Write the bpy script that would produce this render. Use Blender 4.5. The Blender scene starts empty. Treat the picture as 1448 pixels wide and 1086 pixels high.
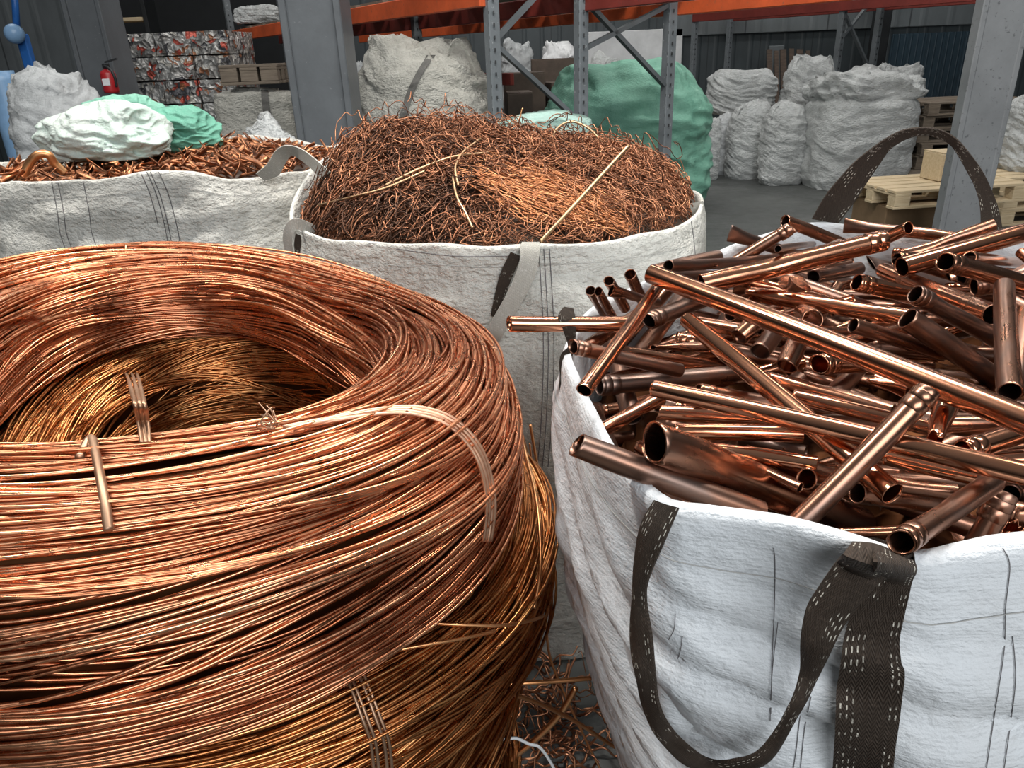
import bpy, math, random
import numpy as np
from mathutils import Vector, Matrix, noise
from mathutils.bvhtree import BVHTree

random.seed(11)
rng = np.random.default_rng(11)
PI = math.pi
scene = bpy.context.scene
COL = scene.collection

# ------------------------------------------------------------------ camera
W_, H_ = 1448.0, 1086.0
FPX, CX, CY = 1050.0, 724.0, 543.0
EYE = np.array([0.0, 0.0, 1.55])
PITCH, ROLL = math.radians(24.0), math.radians(2.3)
FW = np.array([0, math.cos(PITCH), -math.sin(PITCH)])
_r0 = np.array([1.0, 0, 0]); _u0 = np.cross(_r0, FW)
RT = math.cos(ROLL) * _r0 - math.sin(ROLL) * _u0
UP = math.sin(ROLL) * _r0 + math.cos(ROLL) * _u0
cam_d = bpy.data.cameras.new('camera')
cam = bpy.data.objects.new('camera', cam_d); COL.objects.link(cam)
cam_d.sensor_fit = 'HORIZONTAL'; cam_d.sensor_width = 36.0
cam_d.lens = FPX / W_ * 36.0
cam_d.clip_start = 0.02; cam_d.clip_end = 100
m = Matrix.Identity(4)
for i in range(3):
    m[i][0] = RT[i]; m[i][1] = UP[i]; m[i][2] = -FW[i]; m[i][3] = EYE[i]
cam.matrix_world = m
scene.camera = cam

def ray(x, y): return FW + RT * ((x - CX) / FPX) + UP * ((CY - y) / FPX)
def on_z(x, y, z):
    d = ray(x, y); return EYE + d * ((z - EYE[2]) / d[2])
def on_y(x, y, Y):
    d = ray(x, y); return EYE + d * (Y / d[1])
def proj(P):
    v = np.asarray(P, float) - EYE; k = v @ FW
    return np.stack([CX + FPX * (v @ RT) / k, CY - FPX * (v @ UP) / k], -1), k

# ------------------------------------------------------------------ object helpers
def link(o, parent=None):
    COL.objects.link(o)
    if parent is not None: o.parent = parent
    return o
def tag(o, label=None, cat=None, group=None, kind=None):
    if label: o['label'] = label
    if cat: o['category'] = cat
    if group: o['group'] = group
    if kind: o['kind'] = kind
    return o
def thing(name, label, cat, loc=(0, 0, 0), rz=0, group=None):
    o = bpy.data.objects.new(name, None); link(o)
    o.empty_display_size = .05
    o.location = loc; o.rotation_euler = (0, 0, rz)
    return tag(o, label, cat, group)
def mesh_np(name, V, F, mat, parent=None, smooth=True, tone=None, uv=None):
    """V (n,3), F (m,4) quads"""
    V = np.asarray(V, np.float32); F = np.asarray(F, np.int32)
    me = bpy.data.meshes.new(name)
    k = F.shape[1]
    me.vertices.add(len(V)); me.vertices.foreach_set('co', V.ravel())
    me.loops.add(F.size); me.loops.foreach_set('vertex_index', F.ravel())
    me.polygons.add(len(F))
    me.polygons.foreach_set('loop_start', np.arange(0, F.size, k, dtype=np.int32))
    me.polygons.foreach_set('use_smooth', np.full(len(F), smooth))
    if tone is not None:
        a = me.attributes.new('tone', 'FLOAT', 'POINT'); a.data.foreach_set('value', np.asarray(tone, np.float32))
    if uv is not None:
        l = me.uv_layers.new(name='UVMap'); l.data.foreach_set('uv', np.asarray(uv, np.float32)[F.ravel()].ravel())
    me.update(calc_edges=True); me.validate()
    if mat: me.materials.append(mat)
    return link(bpy.data.objects.new(name, me), parent)
class MB:
    """collects boxes, bars, tubes, lathes into one mesh"""
    def __init__(s): s.v = []; s.f = []
    def add(s, vs, fs):
        b = len(s.v); s.v += [tuple(p) for p in vs]; s.f += [tuple(b + i for i in f) for f in fs]; return s
    def box(s, c, d, rz=0, bev=0.0, M=None):
        hx, hy, hz = d[0] / 2, d[1] / 2, d[2] / 2
        b = min(bev, hx * .9, hy * .9, hz * .9)
        vs = []; fs = []
        if b <= 0:
            vs = [(x, y, z) for x in (-hx, hx) for y in (-hy, hy) for z in (-hz, hz)]
            fs = [(0, 1, 3, 2), (4, 6, 7, 5), (0, 4, 5, 1), (2, 3, 7, 6), (0, 2, 6, 4), (1, 5, 7, 3)]
        else:
            idx = {}
            for sx in (-1, 1):
                for sy in (-1, 1):
                    for sz in (-1, 1):
                        for ax in range(3):
                            p = [sx * (hx - b), sy * (hy - b), sz * (hz - b)]
                            p[ax] = (sx, sy, sz)[ax] * (hx, hy, hz)[ax]
                            idx[sx, sy, sz, ax] = len(vs); vs.append(tuple(p))
            I = lambda sx, sy, sz, ax: idx[sx, sy, sz, ax]
            for q in (-1, 1):
                fs.append([I(q, -1, -1, 0), I(q, 1, -1, 0), I(q, 1, 1, 0), I(q, -1, 1, 0)][::q])
                fs.append([I(-1, q, -1, 1), I(-1, q, 1, 1), I(1, q, 1, 1), I(1, q, -1, 1)][::q])
                fs.append([I(-1, -1, q, 2), I(1, -1, q, 2), I(1, 1, q, 2), I(-1, 1, q, 2)][::q])
            for a in (-1, 1):
                for c_ in (-1, 1):
                    fs.append((I(-1, a, c_, 1), I(1, a, c_, 1), I(1, a, c_, 2), I(-1, a, c_, 2)))
                    fs.append((I(a, -1, c_, 0), I(a, 1, c_, 0), I(a, 1, c_, 2), I(a, -1, c_, 2)))
                    fs.append((I(a, c_, -1, 0), I(a, c_, 1, 0), I(a, c_, 1, 1), I(a, c_, -1, 1)))
            for sx in (-1, 1):
                for sy in (-1, 1):
                    for sz in (-1, 1): fs.append(tuple(I(sx, sy, sz, k) for k in range(3)))
        if M is None: M = Matrix.Translation(c) @ Matrix.Rotation(rz, 4, 'Z')
        return s.add([M @ Vector(p) for p in vs], fs)
    def bar(s, a, b, w, h, bev=0.0, up=(0, 0, 1)):
        a = Vector(a); b = Vector(b); d = (b - a)
        L = d.length; d.normalize(); u = Vector(up)
        if abs(d.dot(u)) > .98: u = Vector((0, 1, 0))
        sd = d.cross(u).normalized(); u = sd.cross(d)
        M = Matrix(((sd.x, d.x, u.x, 0), (sd.y, d.y, u.y, 0), (sd.z, d.z, u.z, 0), (0, 0, 0, 1)))
        return s.box(None, (w, L, h), bev=bev, M=Matrix.Translation((a + b) / 2) @ M)
    def tube(s, pts, r, n=8, cap=True):
        V, F = tube_np(np.asarray(pts, float)[None], np.full((1, len(pts)), r) if np.isscalar(r) else np.asarray(r)[None], n)
        b = len(s.v); s.add(V, F)
        if cap:
            s.f.append(tuple(b + i for i in range(n))[::-1]); s.f.append(tuple(b + (len(pts) - 1) * n + i for i in range(n)))
        return s
    def lathe(s, prof, c=(0, 0, 0), n=20):
        vs = []; fs = []
        for r, z in prof:
            for i in range(n):
                a = 2 * PI * i / n; vs.append((c[0] + r * math.cos(a), c[1] + r * math.sin(a), c[2] + z))
        for j in range(len(prof) - 1):
            for i in range(n):
                i2 = (i + 1) % n; fs.append((j * n + i, j * n + i2, (j + 1) * n + i2, (j + 1) * n + i))
        return s.add(vs, fs)
    def build(s, name, mat, parent=None, smooth=False):
        me = bpy.data.meshes.new(name); me.from_pydata(s.v, [], s.f)
        if smooth: me.polygons.foreach_set('use_smooth', [True] * len(me.polygons))
        me.update()
        if mat: me.materials.append(mat)
        return link(bpy.data.objects.new(name, me), parent)

def tube_np(P, Rd, n=6, ref=None):
    """P (N,M,3) polylines, Rd (N,M) radii -> verts, quads (open tubes). Parallel-transported frames."""
    N, M, _ = P.shape
    T = np.empty_like(P); T[:, 1:-1] = P[:, 2:] - P[:, :-2]; T[:, 0] = P[:, 1] - P[:, 0]; T[:, -1] = P[:, -1] - P[:, -2]
    T /= np.maximum(np.linalg.norm(T, axis=-1, keepdims=True), 1e-9)
    U = np.empty_like(P)
    a = np.eye(3)[np.abs(T[:, 0]).argmin(-1)]
    u = np.cross(T[:, 0], a); u /= np.linalg.norm(u, axis=-1, keepdims=True); U[:, 0] = u
    for i in range(1, M):
        u = u - T[:, i] * (u * T[:, i]).sum(-1, keepdims=True)
        u = u / np.maximum(np.linalg.norm(u, axis=-1, keepdims=True), 1e-9); U[:, i] = u
    Wv = np.cross(T, U)
    an = np.arange(n) * 2 * PI / n
    V = P[:, :, None] + Rd[:, :, None, None] * (U[:, :, None] * np.cos(an)[None, None, :, None] + Wv[:, :, None] * np.sin(an)[None, None, :, None])
    base = (np.arange(N) * M * n)[:, None, None] + (np.arange(M - 1) * n)[None, :, None]
    i0 = np.arange(n)[None, None]; i1 = (np.arange(n) + 1)[None, None] % n
    F = np.stack(np.broadcast_arrays(base + i0, base + i1, base + n + i1, base + n + i0), -1).reshape(-1, 4)
    return V.reshape(-1, 3), F
def catmull(P, n, closed=False):
    P = np.asarray(P, float); K = len(P)
    t = np.linspace(0, K if closed else K - 1, n, endpoint=not closed)
    i = np.floor(t).astype(int)
    if not closed: i = np.minimum(i, K - 2)
    f = (t - i)[:, None]
    g = (lambda j: P[j % K]) if closed else (lambda j: P[np.clip(j, 0, K - 1)])
    p0, p1, p2, p3 = g(i - 1), g(i), g(i + 1), g(i + 2)
    return .5 * (2 * p1 + (p2 - p0) * f + (2 * p0 - 5 * p1 + 4 * p2 - p3) * f ** 2 + (3 * p1 - p0 - 3 * p2 + p3) * f ** 3)
def vnoise(P, scale=1.0, seed=0):
    """Blender noise per vertex, P (n,3)"""
    o = Vector((seed * 13.7, seed * 7.1, seed * 3.3))
    return np.array([noise.noise(Vector(p) * scale + o) for p in P])

# ------------------------------------------------------------------ materials
class NT:
    def __init__(s, name):
        s.m = bpy.data.materials.new(name); s.m.use_nodes = True
        s.t = s.m.node_tree; s.b = s.t.nodes['Principled BSDF']; s.tc = None
    def n(s, typ, **kw):
        nd = s.t.nodes.new('ShaderNode' + typ)
        for k, v in kw.items():
            if k[0].isupper() or k[0].isdigit():
                key = int(k[1:]) if k[0] == 'I' and k[1:].isdigit() else k.replace('_', ' ')
                if hasattr(v, 'is_linked') or hasattr(v, 'links'): s.t.links.new(v, nd.inputs[key])
                else: nd.inputs[key].default_value = v
            else: setattr(nd, k, v)
        return nd
    def co(s, which='Object', scale=None, rot=None):
        if s.tc is None: s.tc = s.n('TexCoord')
        o = s.tc.outputs[which]
        if scale or rot:
            mp = s.n('Mapping'); s.t.links.new(o, mp.inputs[0])
            if scale: mp.inputs['Scale'].default_value = scale
            if rot: mp.inputs['Rotation'].default_value = rot
            o = mp.outputs[0]
        return o
    def noise(s, scale, detail=4, rough=.55, vec=None, dist=0):
        nd = s.n('TexNoise'); nd.inputs['Scale'].default_value = scale; nd.inputs['Detail'].default_value = detail
        nd.inputs['Roughness'].default_value = rough; nd.inputs['Distortion'].default_value = dist
        s.t.links.new(vec if vec is not None else s.co(), nd.inputs['Vector']); return nd.outputs['Fac']
    def ramp(s, fac, stops, interp='LINEAR'):
        nd = s.n('ValToRGB'); e = nd.color_ramp; e.interpolation = interp
        while len(e.elements) < len(stops): e.elements.new(.5)
        for el, (p, c) in zip(e.elements, stops):
            el.position = p; el.color = (c, c, c, 1) if np.isscalar(c) else (*c, 1)
        s.t.links.new(fac, nd.inputs[0]); return nd.outputs[0]
    def mix(s, fac, a, b, mode='MIX'):
        nd = s.n('Mix', data_type='RGBA', blend_type=mode)
        for k, v in ((0, fac), (6, a), (7, b)):
            if hasattr(v, 'links'): s.t.links.new(v, nd.inputs[k])
            else: nd.inputs[k].default_value = v if k == 0 else ((*v, 1) if not np.isscalar(v) else (v, v, v, 1))
        return nd.outputs[2]
    def math(s, op, a, b=0.0, c=0.0):
        nd = s.n('Math', operation=op)
        for k, v in enumerate((a, b, c)):
            if hasattr(v, 'links'): s.t.links.new(v, nd.inputs[k])
            else: nd.inputs[k].default_value = v
        return nd.outputs[0]
    def bump(s, h, strength=.3, dist=.01, normal=None):
        nd = s.n('Bump'); nd.inputs['Strength'].default_value = strength; nd.inputs['Distance'].default_value = dist
        s.t.links.new(h, nd.inputs['Height'])
        if normal is not None: s.t.links.new(normal, nd.inputs['Normal'])
        return nd.outputs[0]
    def set(s, **kw):
        for k, v in kw.items():
            k = k.replace('_', ' ')
            if hasattr(v, 'links'): s.t.links.new(v, s.b.inputs[k])
            else: s.b.inputs[k].default_value = (*v, 1) if (isinstance(v, tuple) and len(v) == 3) else v
        return s.m

def m_wire(name, dark, mid, light, rough=.3):
    k = NT(name)
    at = k.n('Attribute', attribute_name='tone').outputs['Fac']
    ns = k.noise(9, 3, .6)
    f = k.math('ADD', k.math('MULTIPLY', at, .75), k.math('MULTIPLY', k.math('SUBTRACT', ns, .5), .9))
    c = k.ramp(f, [(.0, dark), (.4, mid), (.95, light)])
    r = k.ramp(k.noise(60, 2), [(.3, rough - .08), (.7, rough + .12)])
    return k.set(Base_Color=c, Metallic=1.0, Roughness=r)
M_COIL = m_wire('copper_coil_wire', (.34, .115, .052), (.67, .285, .148), (.94, .53, .31), .28)
M_COIL_OLD = m_wire('aged_coil_wire', (.24, .085, .030), (.53, .22, .08), (.82, .44, .18), .30)
M_TANGLE = m_wire('tangled_wire_copper', (.075, .042, .030), (.33, .145, .08), (.62, .31, .17), .42)
M_HANK = m_wire('fine_bright_copper', (.20, .08, .035), (.50, .21, .095), (.74, .38, .19), .40)
def m_metal(name, c0, c1, rough, r2=.15, sc=6):
    k = NT(name)
    c = k.mix(k.ramp(k.noise(sc, 5), [(.35, 0.0), (.65, 1.0)]), c0, c1)
    return k.set(Base_Color=c, Metallic=1.0, Roughness=k.ramp(k.noise(sc * 3, 3), [(.3, rough), (.7, rough + r2)]))
M_ROD = m_metal('copper_rod', (.62, .27, .11), (.78, .42, .2), .28)
M_BRONZE = m_metal('pale_wire', (.55, .36, .2), (.72, .5, .3), .38)
M_BAND = m_metal('pale_copper_band', (.62, .36, .24), (.80, .52, .36), .36)
M_TIE = m_metal('tie_wire', (.40, .24, .15), (.58, .38, .26), .4)
M_SHRED = m_metal('copper_shreds', (.17, .075, .045), (.58, .25, .12), .35, sc=14)
def m_pipe():
    k = NT('copper_pipe')
    oi = k.n('ObjectInfo'); rnd = k.n('Attribute', attribute_type='OBJECT', attribute_name='tarnish').outputs['Fac']
    ox = k.n('VectorMath', operation='ADD'); k.t.links.new(k.co(), ox.inputs[0])
    sc = k.n('VectorMath', operation='SCALE'); k.t.links.new(oi.outputs['Location'], sc.inputs[0]); sc.inputs['Scale'].default_value = 31
    k.t.links.new(sc.outputs[0], ox.inputs[1])
    mp = k.n('Mapping'); k.t.links.new(ox.outputs[0], mp.inputs[0]); mp.inputs['Scale'].default_value = (1, 1, .28)
    v = mp.outputs[0]
    big = k.noise(26, 5, .6, v, .6)
    shift = k.math('ADD', k.math('MULTIPLY', k.math('SUBTRACT', rnd, .5), .46), .05)
    f = k.math('ADD', big, shift)
    c = k.ramp(f, [(.20, (.78, .39, .23)), (.42, (.58, .27, .16)), (.58, (.36, .18, .115)), (.82, (.21, .145, .12))])
    spots = k.ramp(k.noise(120, 4, .7, v), [(.60, 0.0), (.72, 1.0)])
    c = k.mix(k.math('MULTIPLY', spots, .35), c, (.16, .085, .06))
    r = k.ramp(f, [(.25, .13), (.5, .21), (.75, .36)])
    scr = k.bump(k.noise(300, 2, .5, k.co('Object', (1, 1, .05))), .04, .001)
    return k.set(Base_Color=c, Metallic=1.0, Roughness=r, Normal=scr)
M_PIPE = m_pipe()
def m_fabric(name, base, dirt, dirt_amt=.5, weave=420, rough=.62, wr=.35, big=2.2, bd=.012):
    k = NT(name)
    d1 = k.ramp(k.noise(big, 6, .65), [(.40, 0.0), (.75, 1.0)])
    d2 = k.ramp(k.noise(24, 6, .75), [(.57, 0.0), (.72, 1.0)])
    strk = k.ramp(k.noise(9, 5, .7, k.co('Object', (1, 1, .16))), [(.5, 0.0), (.78, 1.0)])
    f = k.math('MULTIPLY', k.math('ADD', k.math('ADD', k.math('MULTIPLY', d1, .6), k.math('MULTIPLY', d2, .45)), k.math('MULTIPLY', strk, .45)), dirt_amt)
    f = k.math('MINIMUM', f, 1.0)
    c = k.mix(f, base, dirt)
    w = k.n('TexWave', wave_type='BANDS', bands_direction='Z'); w.inputs['Scale'].default_value = weave * .2
    k.t.links.new(k.co(), w.inputs['Vector']); w.inputs['Distortion'].default_value = 1.5; w.inputs['Detail'].default_value = 1
    nb = k.bump(w.outputs['Fac'], .10, .002)
    nb = k.bump(k.noise(38, 5, .6, k.co('Object', (1, 1, 1.6))), wr, bd, nb)
    nb = k.bump(k.noise(160, 3, .6), .22, .003, nb)
    return k.set(Base_Color=c, Roughness=rough, Normal=nb, Specular_IOR_Level=.35)
M_BAG = m_fabric('white_woven_fabric', (.72, .745, .77), (.42, .39, .36), .38, wr=.5)
M_BAGD = m_fabric('dirty_woven_fabric', (.80, .79, .73), (.26, .23, .19), .85, wr=1.0, bd=.022)
M_BAGD2 = m_fabric('cream_woven_fabric', (.80, .78, .72), (.28, .25, .20), .65, wr=1.0, bd=.022)
M_SACKW = m_fabric('white_sack_fabric', (.60, .62, .62), (.25, .25, .245), .7, wr=1.0, big=3, bd=.03)
M_SACKC = m_fabric('cream_sack_fabric', (.56, .55, .50), (.22, .21, .18), .9, wr=1.0, big=3, bd=.035)
M_SACKG = m_fabric('grey_film', (.47, .49, .50), (.22, .22, .22), .5, rough=.4, wr=.8, big=4)
M_MINT = m_fabric('mint_film', (.54, .59, .55), (.42, .62, .53), 1.0, rough=.4, wr=.8, big=5)
M_MINTD = m_fabric('clear_mint_film', (.33, .52, .46), (.50, .62, .57), .8, rough=.35, wr=.8, big=5)
M_GREEN = m_fabric('green_fabric', (.14, .38, .28), (.06, .2, .14), .8, rough=.5, wr=.7, big=4)
M_GREENB = m_fabric('bright_green_fabric', (.22, .47, .36), (.08, .26, .19), .9, rough=.45, wr=.7, big=4)
def m_strap(name, base, stitch, wr=.75):
    k = NT(name)
    uv = k.co('UV'); sp = k.n('SeparateXYZ'); k.t.links.new(uv, sp.inputs[0]); u, v = sp.outputs[0], sp.outputs[1]
    tri = k.math('PINGPONG', k.math('MULTIPLY', u, 7), .5)
    hb = k.math('FRACT', k.math('ADD', k.math('MULTIPLY', v, 190), k.math('MULTIPLY', tri, 3)))
    hb = k.math('PINGPONG', hb, .5)
    mask = None
    for ui, sp_, ph in ((.07, 92, 0), (.17, 104, .3), (.27, 96, .6), (.37, 110, .15), (.93, 98, .2), (.84, 108, .5)):
        a = k.math('LESS_THAN', k.math('ABSOLUTE', k.math('SUBTRACT', u, ui)), .0125)
        b = k.math('LESS_THAN', k.math('FRACT', k.math('ADD', k.math('MULTIPLY', v, sp_), ph)), .5)
        q = k.math('MULTIPLY', a, b); mask = q if mask is None else k.math('MAXIMUM', mask, q)
    mask = k.math('MULTIPLY', mask, k.ramp(k.noise(35, 3), [(.50, 0.0), (.56, 1.0)]))
    dust = k.math('MULTIPLY', k.ramp(k.noise(220, 4, .7), [(.55, 0.0), (.72, 1.0)]), .45)
    c = k.mix(k.ramp(hb, [(0, 0.0), (.5, 1.0)]), tuple(x * .55 for x in base), base)
    c = k.mix(dust, c, tuple(min(1, x * 2.4 + .01) for x in base))
    c = k.mix(mask, c, stitch)
    nb = k.bump(k.math('ADD', hb, k.math('MULTIPLY', mask, .8)), .6, .0022)
    return k.set(Base_Color=c, Roughness=wr, Normal=nb, Specular_IOR_Level=.3)
M_STRAP = m_strap('dark_webbing', (.052, .037, .027), (.62, .58, .50))
M_STRAPW = m_strap('pale_webbing', (.60, .575, .51), (.42, .40, .35))
M_STRAPG = m_strap('grey_webbing', (.16, .155, .145), (.25, .24, .22))
def m_paint(name, c, rough=.5, var=.25, chips=0.0, chipc=(.5, .5, .5), metal=0.0):
    k = NT(name)
    n1 = k.ramp(k.noise(3, 6, .7), [(.3, 1 - var), (.7, 1 + var * .4)])
    col = k.mix(1.0, c, n1, 'MULTIPLY')
    if chips:
        ch = k.ramp(k.noise(32, 5, .7), [(.66 - chips * .1, 0.0), (.70 - chips * .1, 1.0)])
        col = k.mix(ch, col, chipc)
    nb = k.bump(k.noise(45, 4), .12, .004)
    return k.set(Base_Color=col, Roughness=rough, Metallic=metal, Normal=nb)
M_STEEL = m_paint('grey_painted_steel', (.105, .115, .125), .42, .22, .12, (.17, .18, .19))
M_STEELR = m_paint('speckled_grey_paint', (.20, .21, .22), .5, .2, .5, (.10, .105, .11))
M_POST = m_paint('rack_post_paint', (.17, .19, .205), .5, .3, .4, (.33, .35, .36))
M_BRACE = m_paint('rack_brace_steel', (.12, .135, .145), .5, .3)
M_ORANGE = m_paint('orange_beam_paint', (.62, .105, .03), .45, .35, .45, (.30, .09, .05))
M_REDD = m_paint('dark_red_beam_paint', (.20, .03, .022), .5, .4, .3, (.10, .03, .03))
M_BLACK = m_paint('black_steel', (.018, .02, .022), .5, .4)
M_WHITE = m_paint('white_paint', (.75, .76, .77), .5, .2)
M_RED = m_paint('red_enamel', (.40, .018, .022), .35, .25)
M_BLUE = m_paint('blue_enamel', (.02, .12, .40), .4, .3)
M_BLUE2 = m_paint('pale_blue_enamel', (.22, .38, .60), .35, .3)
M_CARD = m_paint('brown_cardboard', (.24, .155, .085), .8, .3)
M_DARKB = m_paint('dark_boxes', (.10, .072, .055), .7, .5)
def m_wood(name, a, b):
    k = NT(name)
    w = k.noise(5, 6, .65, k.co('Object', (1.2, 9, 9)))
    c = k.mix(k.ramp(w, [(.3, 0.0), (.7, 1.0)]), a, b)
    return k.set(Base_Color=c, Roughness=.75, Normal=k.bump(w, .25, .004))
M_WOOD = m_wood('pale_pallet_wood', (.50, .38, .23), (.66, .54, .36))
M_WOODD = m_wood('weathered_pallet_wood', (.10, .078, .058), (.23, .185, .14))
M_PLANK = m_wood('dark_plank', (.05, .035, .028), (.13, .09, .065))
def m_floor():
    k = NT('concrete_floor')
    n1 = k.noise(.9, 7, .65); n2 = k.noise(7, 6, .7); n3 = k.noise(60, 4, .7)
    c = k.ramp(n1, [(.3, (.044, .048, .047)), (.55, (.075, .080, .077)), (.75, (.112, .116, .112))])
    c = k.mix(k.ramp(n2, [(.5, 0.0), (.75, .6)]), c, (.055, .055, .050))
    c = k.mix(k.ramp(n3, [(.62, 0.0), (.75, .35)]), c, (.23, .22, .20))
    r = k.ramp(n2, [(.3, .38), (.7, .7)])
    return k.set(Base_Color=c, Roughness=r, Normal=k.bump(n3, .15, .004))
M_FLOOR = m_floor()
def m_panelwall(name, c, pitch=.9, dark=.6):
    k = NT(name)
    sp = k.n('SeparateXYZ'); k.t.links.new(k.co(), sp.inputs[0])
    x = sp.outputs[0]
    seam = k.math('LESS_THAN', k.math('FRACT', k.math('DIVIDE', x, pitch)), .018)
    rib = k.math('PINGPONG', k.math('FRACT', k.math('DIVIDE', x, pitch / 3)), .5)
    n1 = k.ramp(k.noise(.8, 6, .7, k.co('Object', (1, 1, .35))), [(.3, .55), (.7, 1.15)])
    col = k.mix(1.0, c, n1, 'MULTIPLY')
    col = k.mix(k.math('MULTIPLY', seam, dark), col, (.01, .01, .012))
    return k.set(Base_Color=col, Roughness=.5, Normal=k.bump(k.ramp(rib, [(.35, 0.0), (.45, 1.0)]), .35, .03))
M_WALLD = m_panelwall('dark_wall_panels', (.055, .068, .075))
M_WALLG = m_panelwall('grey_wall_panels', (.175, .195, .205), 1.4)
M_WALLB = m_panelwall('blue_strip_curtain', (.035, .065, .090), .32, .8)
M_GLOOM = m_paint('painted_gloom', (.012, .014, .016), .8, .3)  # near-black colour paints the darkness inside a wall opening
def m_can():
    k = NT('crushed_cans')
    vo = k.n('TexVoronoi', feature='F1'); vo.inputs['Scale'].default_value = 17; vo.inputs['Randomness'].default_value = 1
    off = k.n('VectorMath', operation='ADD'); k.t.links.new(k.co(), off.inputs[0])
    oi = k.n('ObjectInfo'); k.t.links.new(oi.outputs['Location'], off.inputs[1])
    dn = k.n('TexNoise'); dn.inputs['Scale'].default_value = 7; k.t.links.new(off.outputs[0], dn.inputs['Vector'])
    o2 = k.n('VectorMath', operation='MULTIPLY_ADD'); k.t.links.new(dn.outputs['Color'], o2.inputs[0]); o2.inputs[1].default_value = (.25, .25, .25)
    k.t.links.new(off.outputs[0], o2.inputs[2]); k.t.links.new(o2.outputs[0], vo.inputs['Vector'])
    sp = k.n('SeparateColor'); k.t.links.new(vo.outputs['Color'], sp.inputs[0])
    c = k.ramp(sp.outputs[0], [(0, (.42, .42, .41)), (.22, (.62, .61, .59)), (.45, (.24, .23, .22)), (.58, (.50, .10, .07)), (.66, (.46, .45, .43)),
                               (.78, (.34, .15, .08)), (.84, (.55, .53, .48)), (.93, (.10, .10, .11))], 'CONSTANT')
    crk = k.ramp(vo.outputs['Distance'], [(.25, 1.0), (.75, .62)])
    col = k.mix(1.0, c, crk, 'MULTIPLY')
    nb = k.bump(vo.outputs['Distance'], .9, .03); nb = k.bump(k.noise(70, 4), .5, .01, nb)
    return k.set(Base_Color=col, Metallic=.3, Roughness=.42, Normal=nb)
M_CAN = m_can()
M_TIEP = m_paint('clear_plastic_tie', (.75, .78, .80), .25, .2)
M_THREAD = m_paint('dark_stitch_thread', (.13, .12, .125), .8, .2)
M_PAPER = m_paint('printed_paper', (.62, .63, .62), .6, .2, .6, (.45, .40, .22))

# ------------------------------------------------------------------ setting
def struct(name, mb, mat, label=None):
    o = mb.build(name, mat); o['kind'] = 'structure'
    if label: o['label'] = label
    return o
struct('floor', MB().box((0, 5, -.05), (30, 26, .1)), M_FLOOR, 'stained grey concrete warehouse floor')
YB = 14.0
struct('wall_back', MB().box((0, YB + .1, 3), (30, .2, 6)), M_WALLD, 'dark panelled wall at the far end of the hall')
struct('wall_left', MB().box((-12.1, 5, 3), (.2, 26, 6)), M_WALLD)
struct('wall_right', MB().box((12.6, 5, 3), (.2, 26, 6)), M_WALLG)
def wall_panel(name, x0, x1, y0, y1, mat, Y=YB, th=.06, label=None):
    a = on_y(x0, y1, Y); b = on_y(x1, y0, Y)
    z0 = max(a[2], 0.0); z1 = b[2]
    return struct(name, MB().box(((a[0] + b[0]) / 2, Y - th / 2 - .005, (z0 + z1) / 2), (abs(b[0] - a[0]), th, abs(z1 - z0)), bev=.01), mat, label)
wall_panel('trim_1', 940, 1700, -60, 52, M_WALLG, label='pale grey band of cladding along the far wall')
wall_panel('door_1', -60, 100, -40, 140, M_WALLG, label='grey sheet metal door leaf at the left end of the far wall')
wall_panel('opening_gloom_panel', 150, 420, -40, 180, M_GLOOM, label='flat panel painted with the gloom of an opening behind the can bales')  # flat sheet on the wall, darkness of the recess put into its colour
wall_panel('door_3', 1245, 1420, 42, 150, M_WALLB, label='dark blue strip curtain in the far wall')
wall_panel('trim_2', 825, 965, 40, 150, M_WHITE, label='pale panel on the far wall behind the green sack')
wall_panel('trim_3', 1080, 1108, 64, 130, M_WALLG, label='narrow grey panel on the far wall')
for i, z in enumerate((.75, 1.25, 1.75)):
    pass

# steel columns
def column(xl0, xr0, y0, xl1, y1, Y, depth, mat, label, base=None, rz=0.0):
    a = on_y(xl0, y0, Y); b = on_y(xr0, y0, Y); c = on_y(xl1, y1, Y)
    w = (b[0] - a[0]) * .94; cx = a[0] * .3 + c[0] * .7 + w / 2
    mb = MB()
    mb.box((cx, Y + depth / 2, 2.5), (w * .82, depth * .86, 5), bev=.008)
    mb.box((cx - w * .44, Y + depth / 2, 2.5), (w * .12, depth, 5), bev=.006)
    mb.box((cx + w * .44, Y + depth / 2, 2.5), (w * .12, depth, 5), bev=.006)
    if base: mb.box((cx, Y + depth / 2, base / 2), (w * 1.35, depth * 1.35, base), bev=.02)
    o = mb.build('steel_column', mat); o['kind'] = 'structure'; o['label'] = label
    return o
column(388, 482, 0, 424, 215, 5.0, .36, M_STEEL, 'grey steel column left of the copper wire tangle', .9)
column(84, 142, 0, 112, 110, 7.2, .4, M_STEEL, 'grey steel column at the left beside the can bales', .3)
column(1382, 1458, 0, 1330, 335, 5.2, .10, M_STEELR, 'speckled grey steel column at the right beside the dark strap loop', .06)
MB().add([], [])
o = MB().box((on_y(1245, 40, 12.8)[0], 12.8, 2.5), (.22, .22, 5), bev=.02).build('steel_column', M_BLACK); tag(o, 'black steel column beyond the white sacks', kind='structure')

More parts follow.
